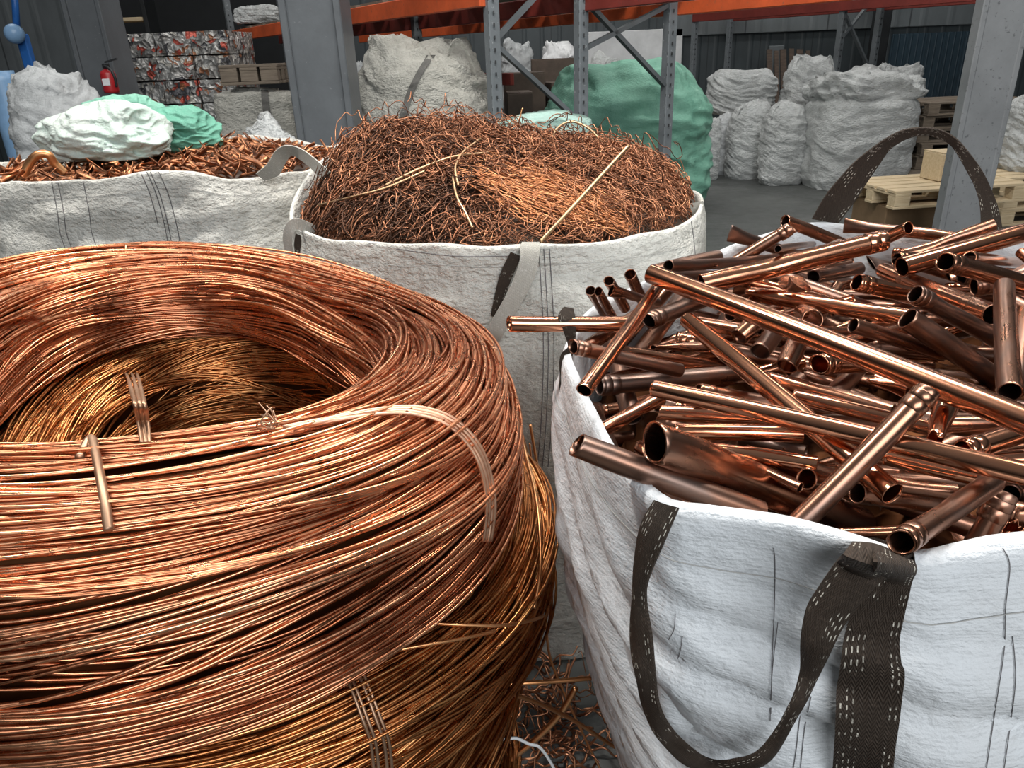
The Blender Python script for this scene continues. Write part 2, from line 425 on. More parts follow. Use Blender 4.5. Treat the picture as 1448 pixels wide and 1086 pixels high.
# ------------------------------------------------------------------ coils
CP = [-0.5246, 1.0331, 0.4104, -0.0079, -0.0229, 0.098, -0.0128, 0.113, -0.0413, 0.0931, -0.092, 0.0196, -0.0062]
class Coil:
    def __init__(s, zt=1.2, sc=1.0, dx=0, dy=0, bscale=1.0, tilt=1.0, ascale=1.0, under=None, bfix=.1):
        s.__dict__.update(zt=zt, sc=sc, dx=dx, dy=dy, bs=bscale, tilt=tilt, asc=ascale, under=under, bfix=bfix)
    def bz(s, T):
        'half height and centre height round the coil'
        b0, b1s, tx, ty = CP[7:11]; R0 = CP[2]
        if s.under is None:
            return b0 + b1s * np.sin(T), s.zt - b0 + tx * R0 * np.sin(T) + ty * R0 * np.cos(T)
        b, z = s.under.bz(T)
        return s.bfix + 0 * T, z - b - s.bfix - .010
    def pt(s, T, Uu, off=0.0):
        cx, cy, R0, R2c, R2s, a0, a1s, b0, b1s, tx, ty, R3c, R3s = CP
        e = .8
        cr = np.sign(np.cos(Uu)) * np.abs(np.cos(Uu)) ** e; sr = np.sign(np.sin(Uu)) * np.abs(np.sin(Uu)) ** e
        a = ((a0 + a1s * np.sin(T)) * s.asc + off); bq, zq = s.bz(T); b = bq + off
        r = (R0 + R2c * np.cos(2 * T) + R2s * np.sin(2 * T) + R3c * np.cos(3 * T) + R3s * np.sin(3 * T)) * s.sc + a * cr
        x = r * np.cos(T); y = r * np.sin(T)
        z = (s.zt - b0 + tx * y + ty * x if s.under is None else zq) + b * sr
        return np.stack([cx + s.dx + x, cy + s.dy + y, np.maximum(z, .003)], -1)
    def wind(s, name, label, turns, layers, rad, mat, parent, seed, amp=.35, sides=6, per=110, pitch_sp=1.0):
        g = np.random.default_rng(seed)
        N = turns * per + 1
        t = np.arange(N) / per                       # turn count
        T = 2 * PI * t
        lay = t / turns * layers                     # layer coordinate, inside to outside
        li = np.floor(lay).clip(0, layers - 1)
        Uu = 2 * PI * lay + li * 1.3
        d = np.zeros(N); rr = np.zeros(N)
        for k in range(26):
            n_ = int(g.integers(1, 6)); m_ = int(g.integers(2, 26)); ph = g.uniform(0, 6.3, layers)[li.astype(int)]
            A = amp / (1 + .22 * m_) / n_ ** .5
            d += A * np.sin(n_ * T + m_ * Uu + ph) * .45
            rr += .0035 * np.sin(int(g.integers(1, 5)) * T + int(g.integers(4, 22)) * Uu + ph) / 2.2
        # per-turn jitter, smooth round each turn
        J = g.normal(0, 1, (turns + 2, 7)); ti = np.floor(t).astype(int)
        f = t - ti; w0 = (1 - np.cos(PI * f)) / 2
        jt = lambda c: J[ti, c] * (1 - w0) + J[ti + 1, c] * w0
        phl = g.uniform(0, 6.3, layers)[li.astype(int)]
        d += .017 * jt(0) + .019 * jt(1) * np.sin(T + 1.5 * jt(5)) + .010 * jt(2) * np.sin(3 * T) + amp * .9 * np.sin(T + phl) * np.cos(Uu + phl)
        rr += .0022 * jt(3) + .002 * jt(4) * np.sin(2 * T)
        off = -(layers - 1 - lay) * rad * 1.7 + rr * (.6 + .6 * (lay > layers - 1.3))
        P = s.pt(T, Uu + d, off)
        V, F = tube_np(P[None], np.full((1, N), rad), sides)
        tone = np.repeat(np.clip(.52 + .2 * jt(6) + .15 * np.sin(T * 1.0 + 5 * J[ti, 4]), 0, 1), sides)
        o = mesh_np(name, V, F, mat, parent, True, tone=tone)
        o['label'] = label
        return o
    def grid(s, off):
        T, Uu = np.meshgrid(np.linspace(0, 2 * PI, 360, endpoint=False), np.linspace(0, 2 * PI, 120, endpoint=False), indexing='ij')
        P = s.pt(T, Uu, off).reshape(-1, 3); q, k = proj(P)
        e = 1e-3
        n = np.cross(s.pt(T + e, Uu, off) - s.pt(T, Uu, off), s.pt(T, Uu + e, off) - s.pt(T, Uu, off)).reshape(-1, 3)
        n /= np.linalg.norm(n, axis=-1, keepdims=True)
        c0 = (P - s.pt(T, Uu, off - .02).reshape(-1, 3)); n *= np.sign((n * c0).sum(-1, keepdims=True))
        face = ((P - EYE) * n).sum(-1) < 0
        return P[face], q[face], k[face]
    def at(s, x, y, off=.006):
        if not hasattr(s, '_g'): s._g = s.grid(.004)
        P, q, k = s._g
        d = np.hypot(q[:, 0] - x, q[:, 1] - y)
        c = d < max(7, d.min() + 1)
        i = np.where(c)[0][k[c].argmin()]
        p = P[i]; v = EYE - p
        kk = np.dot(p - EYE, FW); dd = ray(x, y)
        return EYE + dd * (kk / np.dot(dd, FW)) + v / np.linalg.norm(v) * off
def strand(name, pts, r, mat, parent=None, n=40, sides=8, label=None):
    P = catmull(pts, n); V, F = tube_np(P[None], np.full((1, n), r), sides)
    mb = MB(); mb.add(V, F); mb.f.append(tuple(range(sides))[::-1]); mb.f.append(tuple((n - 1) * sides + i for i in range(sides)))
    o = mb.build(name, mat, parent, True)
    if label: o['label'] = label
    return o
def copper_coil(c, label, group, turns, layers, rad, mat, seed, amp, wl):
    t = thing('copper_wire_coil', label, 'wire coil')
    c.wind('wound_wire', wl, turns, layers, rad, mat, t, seed, amp)
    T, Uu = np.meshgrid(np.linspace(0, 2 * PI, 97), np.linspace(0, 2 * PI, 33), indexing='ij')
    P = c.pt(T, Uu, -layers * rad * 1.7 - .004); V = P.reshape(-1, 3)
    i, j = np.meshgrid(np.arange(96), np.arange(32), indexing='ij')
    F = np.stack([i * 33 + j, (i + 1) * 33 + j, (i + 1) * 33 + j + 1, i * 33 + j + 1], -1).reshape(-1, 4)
    mesh_np('shade_core', V, F, M_GAPSHADE, t)  # closed core behind the wires, shade of their gaps painted in
    return t
M_GAPSHADE = m_metal('gap_shade_copper', (.05, .018, .008), (.13, .05, .02), .5)  # copper darkened in its colour for the shade of deep gaps
C1 = Coil()
C2 = Coil(sc=.994, dx=.052, dy=.032, ascale=.974, under=C1, bfix=.10)
C3 = Coil(sc=1.0, dx=-.012, dy=.03, under=C2, bfix=.11)
C4 = Coil(sc=1.0, dx=-.02, dy=.03, under=C3, bfix=.30)
k1 = copper_coil(C1, 'topmost large coil of bright copper wire on the stacked coils', 'copper coils', 500, 3, .0023, M_COIL, 1, .20, 'bright round copper wire')
k2 = copper_coil(C2, 'second coil of golden aged copper wire under the topmost coil', 'copper coils', 460, 3, .0022, M_COIL_OLD, 2, .45, 'golden aged copper wire')
k3 = copper_coil(C3, 'third coil of dark copper wire from the top of the stacked coils', 'copper coils', 300, 2, .0024, M_COIL_OLD, 3, .5, 'dark copper wire')
k4 = copper_coil(C4, 'lowest coil of dark copper wire standing on the floor', 'copper coils', 260, 2, .0030, M_COIL_OLD, 4, .5, 'dark copper wire')
# ties and loose strands on the coils
strand('tie_rod', [C1.at(112, 648, -.01), C1.at(128, 620, .006), C1.at(135, 640, .007), C1.at(143, 680, .008), C1.at(149, 715, .008), C1.at(154, 750, .008)], .0046, M_TIE, k1, label='thick copper rod bent over the near side of the coil')
for d in (0, 5, 10, 15):
    strand('tie_wire', [C1.at(400 + d, 604 + d * .2, .003), C1.at(470 + d * .4, 590 + d * .3, .006), C1.at(545 + d * .2, 577 + d * .5, .008), C1.at(595 + d * .1, 576 + d * .8, .009), C1.at(642 - d * .5, 592 + d * .7, .010), C1.at(676 - d * .7, 627 + d * .5, .010), C1.at(693 - d * .8, 668, .010), C1.at(700 - d * .8, 715, .009), C1.at(694 - d * .7, 765, .004)], .0024, M_BAND, k1, label='pale wire band')
for d in (0, 8, 15):
    strand('tie_wire', [C1.at(163 + d, 518 - d * .1, .002), C1.at(178 + d, 528, .006), C1.at(188 + d * .9, 560, .006), C1.at(196 + d * .8, 595, .006), C1.at(201 + d * .7, 628, .003)], .0024, M_TIE, k1)
for d in (0, 7, 19, 26):
    strand('tie_wire', [C2.at(482 + d, 942 - d * .2, .006), C2.at(497 + d, 975, .008), C2.at(512 + d, 1015, .009), C2.at(524 + d, 1050, .009), C2.at(529 + d, 1095, .008)], .0022, M_TIE, k2)
strand('loose_end', [C2.at(590, 880, .012), C2.at(660, 884, .016), C2.at(715, 884, .02), C2.at(755, 876, .02), C2.at(768, 871, .02)], .0026, M_ROD, k2, label='straight bright wire end')
strand('loose_end', [C2.at(515, 929, .010), C2.at(590, 914, .014), C2.at(655, 903, .016), C2.at(700, 892, .010)], .0026, M_ROD, k2, label='golden wire end')
strand('loose_end', [C2.at(735, 610, .004), np.array(C2.at(748, 660, .03)), C2.at(760, 720, .04) , C2.at(764, 800, .04), C2.at(755, 860, .03)], .0028, M_ROD, k2)
P0 = C1.at(384, 606, .008)
for j in range(5):
    a = rng.normal(0, .007, (6, 3)); a[0] *= .2
    strand('tie_knot', [P0 + a[i] + np.array([0, 0, .004 * i]) for i in range(6)],   .0008, M_TIE, k1, 24, 5, 'silvery twisted wire knot')

# ------------------------------------------------------------------ bulk bags
def superellipse(cx, cy, rx, ry, e, rot=0, n=64):
    a = np.linspace(0, 2 * PI, n, endpoint=False)
    x = rx * np.sign(np.cos(a)) * np.abs(np.cos(a)) ** (2 / e); y = ry * np.sign(np.sin(a)) * np.abs(np.sin(a)) ** (2 / e)
    c, s = math.cos(rot), math.sin(rot)
    return np.stack([cx + c * x - s * y, cy + s * x + c * y], -1)
def inside(poly, p):
    x, y = p; c = False; n = len(poly)
    for i in range(n):
        x1, y1 = poly[i][:2]; x2, y2 = poly[i - 1][:2]
        if (y1 > y) != (y2 > y) and x < (x2 - x1) * (y - y1) / (y2 - y1) + x1: c = not c
    return c
def resample(P, n):
    Q = np.vstack([P, P[:1]]); d = np.r_[0, np.cumsum(np.linalg.norm(np.diff(Q, axis=0), axis=1))]
    t = np.linspace(0, d[-1], n, endpoint=False)
    return np.stack([np.interp(t, d, Q[:, i]) for i in range(Q.shape[1])], -1)
class Bag:
    def __init__(s, label, rim, base, mat, seed, bulge=.04, wr=.012, fold=.012, foldk=(9, 2.0), nz=90, ns=240, depth=.3, group=None, hem=.05, rimjit=.008):
        s.t = thing('bulk_bag', label, 'bulk bag', (0, 0, 0), 0, group)
        rim = resample(rim, ns)
        cen = rim[:, :2].mean(0); s.cen = cen
        base = resample(np.c_[base, np.zeros(len(base))], ns)[:, :2]
        # match starting angle
        k = np.argmin(np.linalg.norm(base - rim[0, :2], axis=1)); base = np.roll(base, -k, 0)
        out = rim[:, :2] - cen; 
        tg = np.roll(rim[:, :2], -1, 0) - np.roll(rim[:, :2], 1, 0); nrm = np.stack([tg[:, 1], -tg[:, 0]], -1)
        nrm /= np.linalg.norm(nrm, axis=1, keepdims=True)
        nrm *= np.sign((nrm * out).sum(1, keepdims=True))
        for _ in range(6): nrm = (np.roll(nrm, 1, 0) + nrm * 2 + np.roll(nrm, -1, 0)) / 4
        nrm /= np.linalg.norm(nrm, axis=1, keepdims=True)
        rows = []
        tt = (np.linspace(0, 1, nz)) ** 1.15
        S = np.arange(ns) / ns
        g = np.random.default_rng(seed)
        for t in tt:
            ease = t * t * (3 - 2 * t) if False else t
            xy = rim[:, :2] * (1 - ease) + base * ease
            z = rim[:, 2] * (1 - t)
            damp = min(1, t / .06) * min(1, (1 - t) / .02 + .3)
            P = np.c_[xy * 1.0, z]
            n1 = vnoise(P * np.array([1, 1, 2.2]), 4.5, seed); n2 = vnoise(P * np.array([1, 1, 1.3]), 13, seed + 1)
            ph = 2 * PI * (foldk[0] * t + foldk[1] * S * 3) + 3.5 * n1
            fl = np.abs(np.sin(ph)) ** .7
            off = bulge * math.sin(PI * min(1, t ** .75)) ** .9 + damp * (wr * n1 * 1.6 + wr * .55 * n2 + fold * (fl - .5) * min(1, t * 5))
            off += rimjit * vnoise(P, 6, seed + 5) * (1 - damp)
            xy2 = xy + nrm * off[:, None]
            rows.append(np.c_[xy2, np.maximum(z + (rimjit * 1.0 * vnoise(P, 9, seed + 7) if t < .05 else 0), .002)])
        outer = rows[::-1]
        top = rows[0]
        inner = []
        for i, dz in enumerate((.0, .01, .05, .12, .2, depth)):
            q = top.copy(); q[:, :2] -= nrm * (.004 + (.004 if i == 0 else .006) + .05 * dz * i * .2); q[:, 2] += .002 if i == 0 else -dz
            inner.append(q)
        allr = np.array(outer + inner); R_, N_ = allr.shape[:2]
        V = allr.reshape(-1, 3)
        i, j = np.meshgrid(np.arange(R_ - 1), np.arange(N_), indexing='ij'); j2 = (j + 1) % N_
        F = np.stack([i * N_ + j, i * N_ + j2, (i + 1) * N_ + j2, (i + 1) * N_ + j], -1).reshape(-1, 4)
        s.body = mesh_np('bag_body', V, F, mat, s.t)
        s.rim = top; s.nrm = nrm; s.rows = rows
        s.bvh = BVHTree.FromPolygons([Vector(v) for v in V[:len(outer) * N_]], [tuple(int(x) for x in f) for f in F[:(len(outer) - 1) * N_]])
        # hem line stitched below the rim
        if hem:
            kz = int(np.argmin(abs(tt * rim[:, 2].mean() - hem)))
            q = rows[kz].copy(); q[:, :2] += nrm * .0012
            q = np.vstack([q, q[:1]]); Vh, Fh = tube_np(q[None], np.full((1, len(q)), .0006), 4)
            mesh_np('hem_stitch', Vh, Fh, M_HEM, s.t)
    def at(s, x, y, off=.004):
        d = Vector(ray(x, y)).normalized(); h = s.bvh.ray_cast(Vector(EYE), d)
        if h[0] is None: return None
        return np.array(h[0] - d * off)
    def front(s, x, y, off, rad=14):
        best = None
        for ax in (-rad, 0, rad):
            for ay in (-rad, 0, rad):
                d = Vector(ray(x + ax, y + ay)); h = s.bvh.ray_cast(Vector(EYE), d.normalized())
                if h[0] is None: continue
                k = (np.array(h[0]) - EYE) @ FW
                best = k if best is None else min(best, k)
        return None if best is None else EYE + ray(x, y) * (best - off)
    def seam(s, px, r=.0012, mat=None, name='seam_thread'):
        pts = [s.at(x, y, .0015) for x, y in catmull(px, 40)]
        pts = [p for p in pts if p is not None]
        if len(pts) < 4: return
        P = np.array(pts); V, F = tube_np(P[None], np.full((1, len(P)), r), 5)
        mesh_np(name, V, F, mat or M_THREAD, s.t)
M_HEM = m_paint('hem_thread', (.45, .44, .42), .8, .2)
def ribbon(name, L, R, mat, parent, n=70, th=.0022, wn=8, curl=0.0, label=None, uscale=1.0):
    L = catmull(L, n); R = catmull(R, n)
    mid = (L + R) / 2; d = np.r_[0, np.cumsum(np.linalg.norm(np.diff(mid, axis=0), axis=1))]
    tg = np.gradient(mid, axis=0); ac = R - L
    nm = np.cross(tg, ac); nm /= np.maximum(np.linalg.norm(nm, axis=1, keepdims=True), 1e-9)
    u = np.linspace(0, 1, wn)
    A = L[:, None] + ac[:, None] * u[None, :, None] + nm[:, None] * (curl * np.sin(PI * u) )[None, :, None]
    B = A + nm[:, None] * th
    ring = np.concatenate([A, B[:, ::-1]], 1); k = 2 * wn
    uv = np.concatenate([np.stack(np.broadcast_arrays(u[None], d[:, None]), -1), np.stack(np.broadcast_arrays(u[None, ::-1], d[:, None]), -1)], 1).reshape(-1, 2)
    V = ring.reshape(-1, 3)
    i, j = np.meshgrid(np.arange(n - 1), np.arange(k), indexing='ij'); j2 = (j + 1) % k
    F = np.stack([i * k + j, i * k + j2, (i + 1) * k + j2, (i + 1) * k + j], -1).reshape(-1, 4)
    o = mesh_np(name, V, F, mat, parent, True, uv=uv)
    md = o.modifiers.new('edge', 'EDGE_SPLIT'); md.split_angle = math.radians(60)
    if label: o['label'] = label
    return o

# ---- pipe bag (right front)
rim_px = [(800, 490, 1.2), (812, 540, 1.2), (850, 622, 1.2), (888, 668, 1.2), (940, 712, 1.2), (1000, 722, 1.2), (1100, 737, 1.2), (1200, 765, 1.195), (1290, 792, 1.19), (1365, 780, 1.195), (1448, 765, 1.2)]
rp = [on_z(*p) for p in rim_px]
rp += [np.array(p) for p in [(.55, .47, 1.2), (.75, .55, 1.2), (.93, .72, 1.2), (1.03, .95, 1.2), (1.04, 1.18, 1.2), (.97, 1.36, 1.2)]]
rp += [on_z(*p) for p in [(1340, 338, 1.2), (1250, 325, 1.2), (1150, 314, 1.2), (1060, 338, 1.2), (1000, 360, 1.2), (900, 402, 1.2), (830, 440, 1.2)]]
rimP = catmull(np.array(rp), 200, True)
baseP = superellipse(.74, 1.10, .46, .46, 2.8, .35)
BAGP = Bag('white bulk bag heaped with copper pipes at the right front', rimP, baseP, M_BAG, 3, bulge=.060, wr=.012, fold=.030, foldk=(6.5, -2.6), group='bulk bags of copper', rimjit=.003)
S8 = lambda x, y: (800 + x / 2.2346, 680 + y / 2.2346)
pairs1 = [((280, 60), (360, 85)), ((240, 140), (315, 190)), ((222, 250), (265, 310)), ((213, 370), (258, 380)), ((210, 500), (275, 490)), ((225, 620), (285, 600)), ((255, 730), (300, 710)), ((300, 820), (345, 790)), ((370, 890), (420, 858)),
          ((455, 918), (475, 880)), ((545, 912), (530, 876)), ((630, 890), (600, 855)), ((690, 820), (660, 785)), ((742, 731), (712, 690)), ((798, 617), (740, 594)), ((845, 525), (744, 492)), ((878, 458), (760, 400)), ((936, 378), (800, 331)), ((1003, 308), (860, 246)), ((1060, 262), (900, 205)), ((1100, 236), (941, 158))]
offs1 = [.003, .010, .016, .018, .018, .018, .02, .022, .024, .026, .028, .03, .032, .034, .036, .038, .038, .036, .03, .022, .010]
L = []; R_ = []
for (l, r), o_ in zip(pairs1, offs1):
    kd = []
    for p in (l, r):
        q = S8(*p); a = BAGP.front(*q, o_ + .002)
        kd.append(a if a is not None else on_z(q[0], q[1], 1.205))
    L.append(kd[0]); R_.append(kd[1])
ribbon('lifting_loop', L, R_, M_STRAP, BAGP.t, 120, .0028, 10, curl=.004, label='dark brown webbing loop hanging down the front')
pairs2 = [((945, 158), (1098, 236)), ((965, 215), (1100, 262)), ((960, 300), (1090, 330)), ((905, 410), (1070, 420)), ((880, 490), (1055, 500)), ((870, 560), (1060, 570)), ((860, 640), (1072, 620)), ((852, 750), (1052, 760)), ((848, 920), (1035, 920)), ((846, 1010), (1030, 1010))]
offs2 = [.012, .012, .009, .008, .008, .008, .008, .008, .008, .008]
L = []; R_ = []
for (l, r), o_ in zip(pairs2, offs2):
    kd = []
    for p in (l, r):
        q = S8(*p); a = BAGP.front(*q, o_ + .002)
        kd.append(a if a is not None else on_z(q[0], q[1], 1.2))
    L.append(kd[0]); R_.append(kd[1])
ribbon('webbing_leg', L, R_, M_STRAP, BAGP.t, 90, .0028, 10, label='dark stitched webbing sewn down the bag front')
S4 = lambda x, y: (968 + x / 3.0167, y / 3.0167)
pairsb = [((545, 935), (655, 955)), ((600, 840), (720, 870)), ((660, 765), (775, 785)), ((730, 690), (830, 705)), ((800, 635), (872, 645)), ((865, 590), (905, 618)), ((930, 558), (955, 592)), ((1000, 547), (1020, 578)), ((1080, 553), (1085, 592)), ((1150, 588), (1135, 622)), ((1210, 650), (1170, 672)), ((1270, 730), (1205, 735)), ((1310, 810), (1238, 800)), ((1340, 890), (1260, 885)), ((1358, 985), (1264, 1005)), ((1362, 1060), (1266, 1060))]
yb = [1.56, 1.55, 1.54, 1.53, 1.52, 1.51, 1.5, 1.49, 1.48, 1.47, 1.46, 1.45, 1.44, 1.43, 1.42, 1.42]
ribbon('lifting_loop', [on_y(*S4(*p[0]), y) for p, y in zip(pairsb, yb)], [on_y(*S4(*p[1]), y + .015) for p, y in zip(pairsb, yb)], M_STRAP, BAGP.t, 100, .0028, 8, label='dark webbing loop standing up at the back corner')
S5 = lambda x, y: (700 + x / 3.62, 300 + y / 3.62)
pairsl = [((350, 490), (398, 500)), ((322, 535), (410, 565)), ((350, 610), (412, 625)), ((372, 690), (412, 690)), ((332, 745), (398, 735)), ((330, 850), (358, 845)), ((325, 1020), (342, 1005)), ((318, 1120), (335, 1110))]
yl = [.90, .885, .88, .88, .87, .86, .85, .84]
ribbon('lifting_loop', [on_y(*S5(*p[0]), y) for p, y in zip(pairsl, yl)], [on_y(*S5(*p[1]), y) for p, y in zip(pairsl, yl)], M_STRAP, BAGP.t, 50, .0028, 6, label='dark webbing crumpled at the left corner')
# flap of bag fabric at the back corner
fl = [(1060, 340), (1105, 332), (1148, 311), (1188, 322)]
for pxs in ([(1094, 775), (1096, 800), (1095, 860), (1092, 930), (1090, 1010)], [(1418, 775), (1428, 800), (1422, 860), (1420, 920), (1408, 1000), (1395, 1086)], [(1432, 900), (1436, 960), (1428, 1030), (1420, 1086)],
            [(955, 868), (953, 890), (945, 905)], [(965, 900), (962, 920), (956, 938)], [(1140, 975), (1132, 1010), (1126, 1060), (1122, 1086)], [(1147, 985), (1138, 1030), (1132, 1086)], [(1100, 880), (1092, 950), (1089, 1020)]):
    BAGP.seam(pxs, .00036)

# ---- tangle bag (middle)
KT = 1.12
TC, TX, TY, TE = np.array([-.02, 2.03]), .543, .50, 2.05
rimT = superellipse(*TC, TX, TY, TE, 0.0, 96)
aT = np.linspace(0, 2 * PI, len(rimT), endpoint=False)
RZT = 1.18
rimT3 = np.c_[rimT, RZT + .008 * np.sin(3 * aT + 1) + .10 * np.exp(-((aT - 2.75) / .42) ** 2)]
BAGT = Bag('cream bulk bag heaped with tangled copper wire behind the coil', rimT3, superellipse(0, 2.03, .50, .46, 2.6, 0), M_BAGD, 7, bulge=.014, wr=.016, fold=.010, foldk=(3, 3.2), group='bulk bags of copper', hem=.045)
def px_ribbon(bag, name, pl, pr, offs, mat, n=40, th=.002, label=None, Yd=None):
    L = [];R = []
    for a, b, o_ in zip(pl, pr, offs):
        kd = []
        for q in (a, b):
            h = bag.at(*q, o_)
            kd.append(h if h is not None else on_y(q[0], q[1], Yd))
        L.append(kd[0]); R.append(kd[1])
    return ribbon(name, L, R, mat, bag.t, n, th, 6, label=label)
def pl_ribbon(bag, name, pl, pr, Ys, mat, label=None, n=40):
    return ribbon(name, [on_y(*p, y) for p, y in zip(pl, Ys)], [on_y(*p, y + .004) for p, y in zip(pr, Ys)], mat, bag.t, n, .0022, 6, label=label)
yf = BAGT.at(740, 400, 0)[1]
pl_ribbon(BAGT, 'webbing_leg', [(722, 356), (708, 385), (700, 415), (694, 446)], [(737, 362), (724, 392), (714, 420), (706, 450)], [yf - .012] * 4, M_STRAP, 'dark underside of the front webbing loop')
pl_ribbon(BAGT, 'lifting_loop', [(738, 343), (735, 352), (734, 372), (722, 404), (705, 436), (689, 464), (684, 476)], [(763, 343), (763, 356), (758, 384), (744, 416), (727, 446), (711, 474), (704, 486)], [yf + .004, yf - .012, yf - .022, yf - .026, yf - .024, yf - .02, yf - .004], M_STRAPW, 'pale webbing loop hanging at the front')
yl2 = BAGT.at(425, 345, 0)[1]
pl_ribbon(BAGT, 'lifting_loop', [(452, 322), (436, 314), (418, 308), (405, 316), (400, 334), (403, 356), (408, 378)], [(450, 338), (434, 330), (420, 324), (415, 330), (413, 342), (416, 358), (422, 378)], [yl2 + .02, yl2 - .005, yl2 - .02, yl2 - .03, yl2 - .03, yl2 - .02, yl2 - .01], M_STRAPW, 'pale webbing loop at the left corner')
pl_ribbon(BAGT, 'webbing_leg', [(418, 330), (416, 345), (418, 365)], [(432, 336), (432, 350), (430, 368)], [yl2 - .004] * 3, M_STRAP, 'dark inside of the left webbing loop')
yr2 = TC[1] - .10
pl_ribbon(BAGT, 'webbing_leg', [(974, 288), (980, 310), (983, 340), (984, 380)], [(994, 284), (998, 306), (998, 336), (997, 380)], [yr2 - .03] * 4, M_STRAPW)
for dx in (0, 7, 15):
    BAGT.seam([(762 + dx, 352), (765 + dx, 400), (768 + dx, 460), (768 + dx, 530), (765 + dx, 600), (760 + dx, 660)], .0009)
BAGT.seam([(975, 300), (980, 330), (984, 370)], .001); BAGT.seam([(560, 352), (640, 362), (720, 362)], .0008)

# ---- left bag
RZL = 1.25
rimL = superellipse(-1.15, 2.80, .60, .54, 3.2, -.22)
aL = np.linspace(0, 2 * PI, len(rimL), endpoint=False)
rimL3 = np.c_[rimL, RZL + .02 * np.sin(4 * aL + .5) + .008 * np.sin(9 * aL)]
BAGL = Bag('off-white bulk bag of copper shreds at the left, behind the coil', rimL3, superellipse(-1.15, 2.8, .55, .50, 3.4, -.22), M_BAGD2, 9, bulge=.012, wr=.018, fold=.012, foldk=(4, 2.2), group='bulk bags of copper', hem=.05)
for dx in (0, 9, 14, 26):
    BAGL.seam([(197 + dx, 240), (212 + dx, 275), (224 + dx, 320), (230 + dx, 352)], .0013)
for px0 in (73, 82, 118):
    BAGL.seam([(px0, 258), (px0 + 8, 300), (px0 + 12, 330), (px0 + 22, 358)], .0010)
ribbon('lifting_loop', [on_y(*p, y) for p, y in [((362, 246), 2.24), ((378, 232), 2.22), ((389, 214), 2.20), ((404, 206), 2.17), ((424, 210), 2.13), ((444, 224), 2.06), ((466, 243), 1.98)]],
       [on_y(*p, y) for p, y in [((374, 256), 2.26), ((394, 248), 2.25), ((403, 232), 2.23), ((412, 221), 2.20), ((424, 226), 2.16), ((440, 239), 2.10), ((455, 254), 2.02)]], M_STRAPW, BAGL.t, 50, .003, 6, label='pale webbing loop tied across to the next bag')

# ------------------------------------------------------------------ copper pipes
RIMXY = rimP[:, :2]; CEN = RIMXY.mean(0)
def surfz(x, y):
    q = ((x - CEN[0]) / .52) ** 2 + ((y - CEN[1]) / .55) ** 2
    return 1.195 + .05 * max(0.0, 1 - q)
def segdist(p1, q1, P2, Q2):
    """min distance between one segment and many"""
    d1 = q1 - p1; d2 = Q2 - P2; r = p1 - P2
    a = d1 @ d1; e = (d2 * d2).sum(1); f = (d2 * r).sum(1); c = r @ d1; b = d2 @ d1
    den = a * e - b * b
    s = np.where(den > 1e-12, np.clip((b * f - c * e) / np.maximum(den, 1e-12), 0, 1), 0.0)
    t = (b * s + f) / e
    s = np.where(t < 0, np.clip(-c / a, 0, 1), np.where(t > 1, np.clip((b - c) / a, 0, 1), s)); t = np.clip(t, 0, 1)
    return np.linalg.norm((p1 + s[:, None] * d1) - (P2 + t[:, None] * d2), axis=1)
PL = []  # placed: p, q, r, style, label, group
def clear(p, q, r):
    if not PL: return 1.0
    A = np.array([x[0] for x in PL]); B = np.array([x[1] for x in PL]); rr = np.array([x[2] for x in PL])
    return (segdist(p, q, A, B) - rr - r).min()
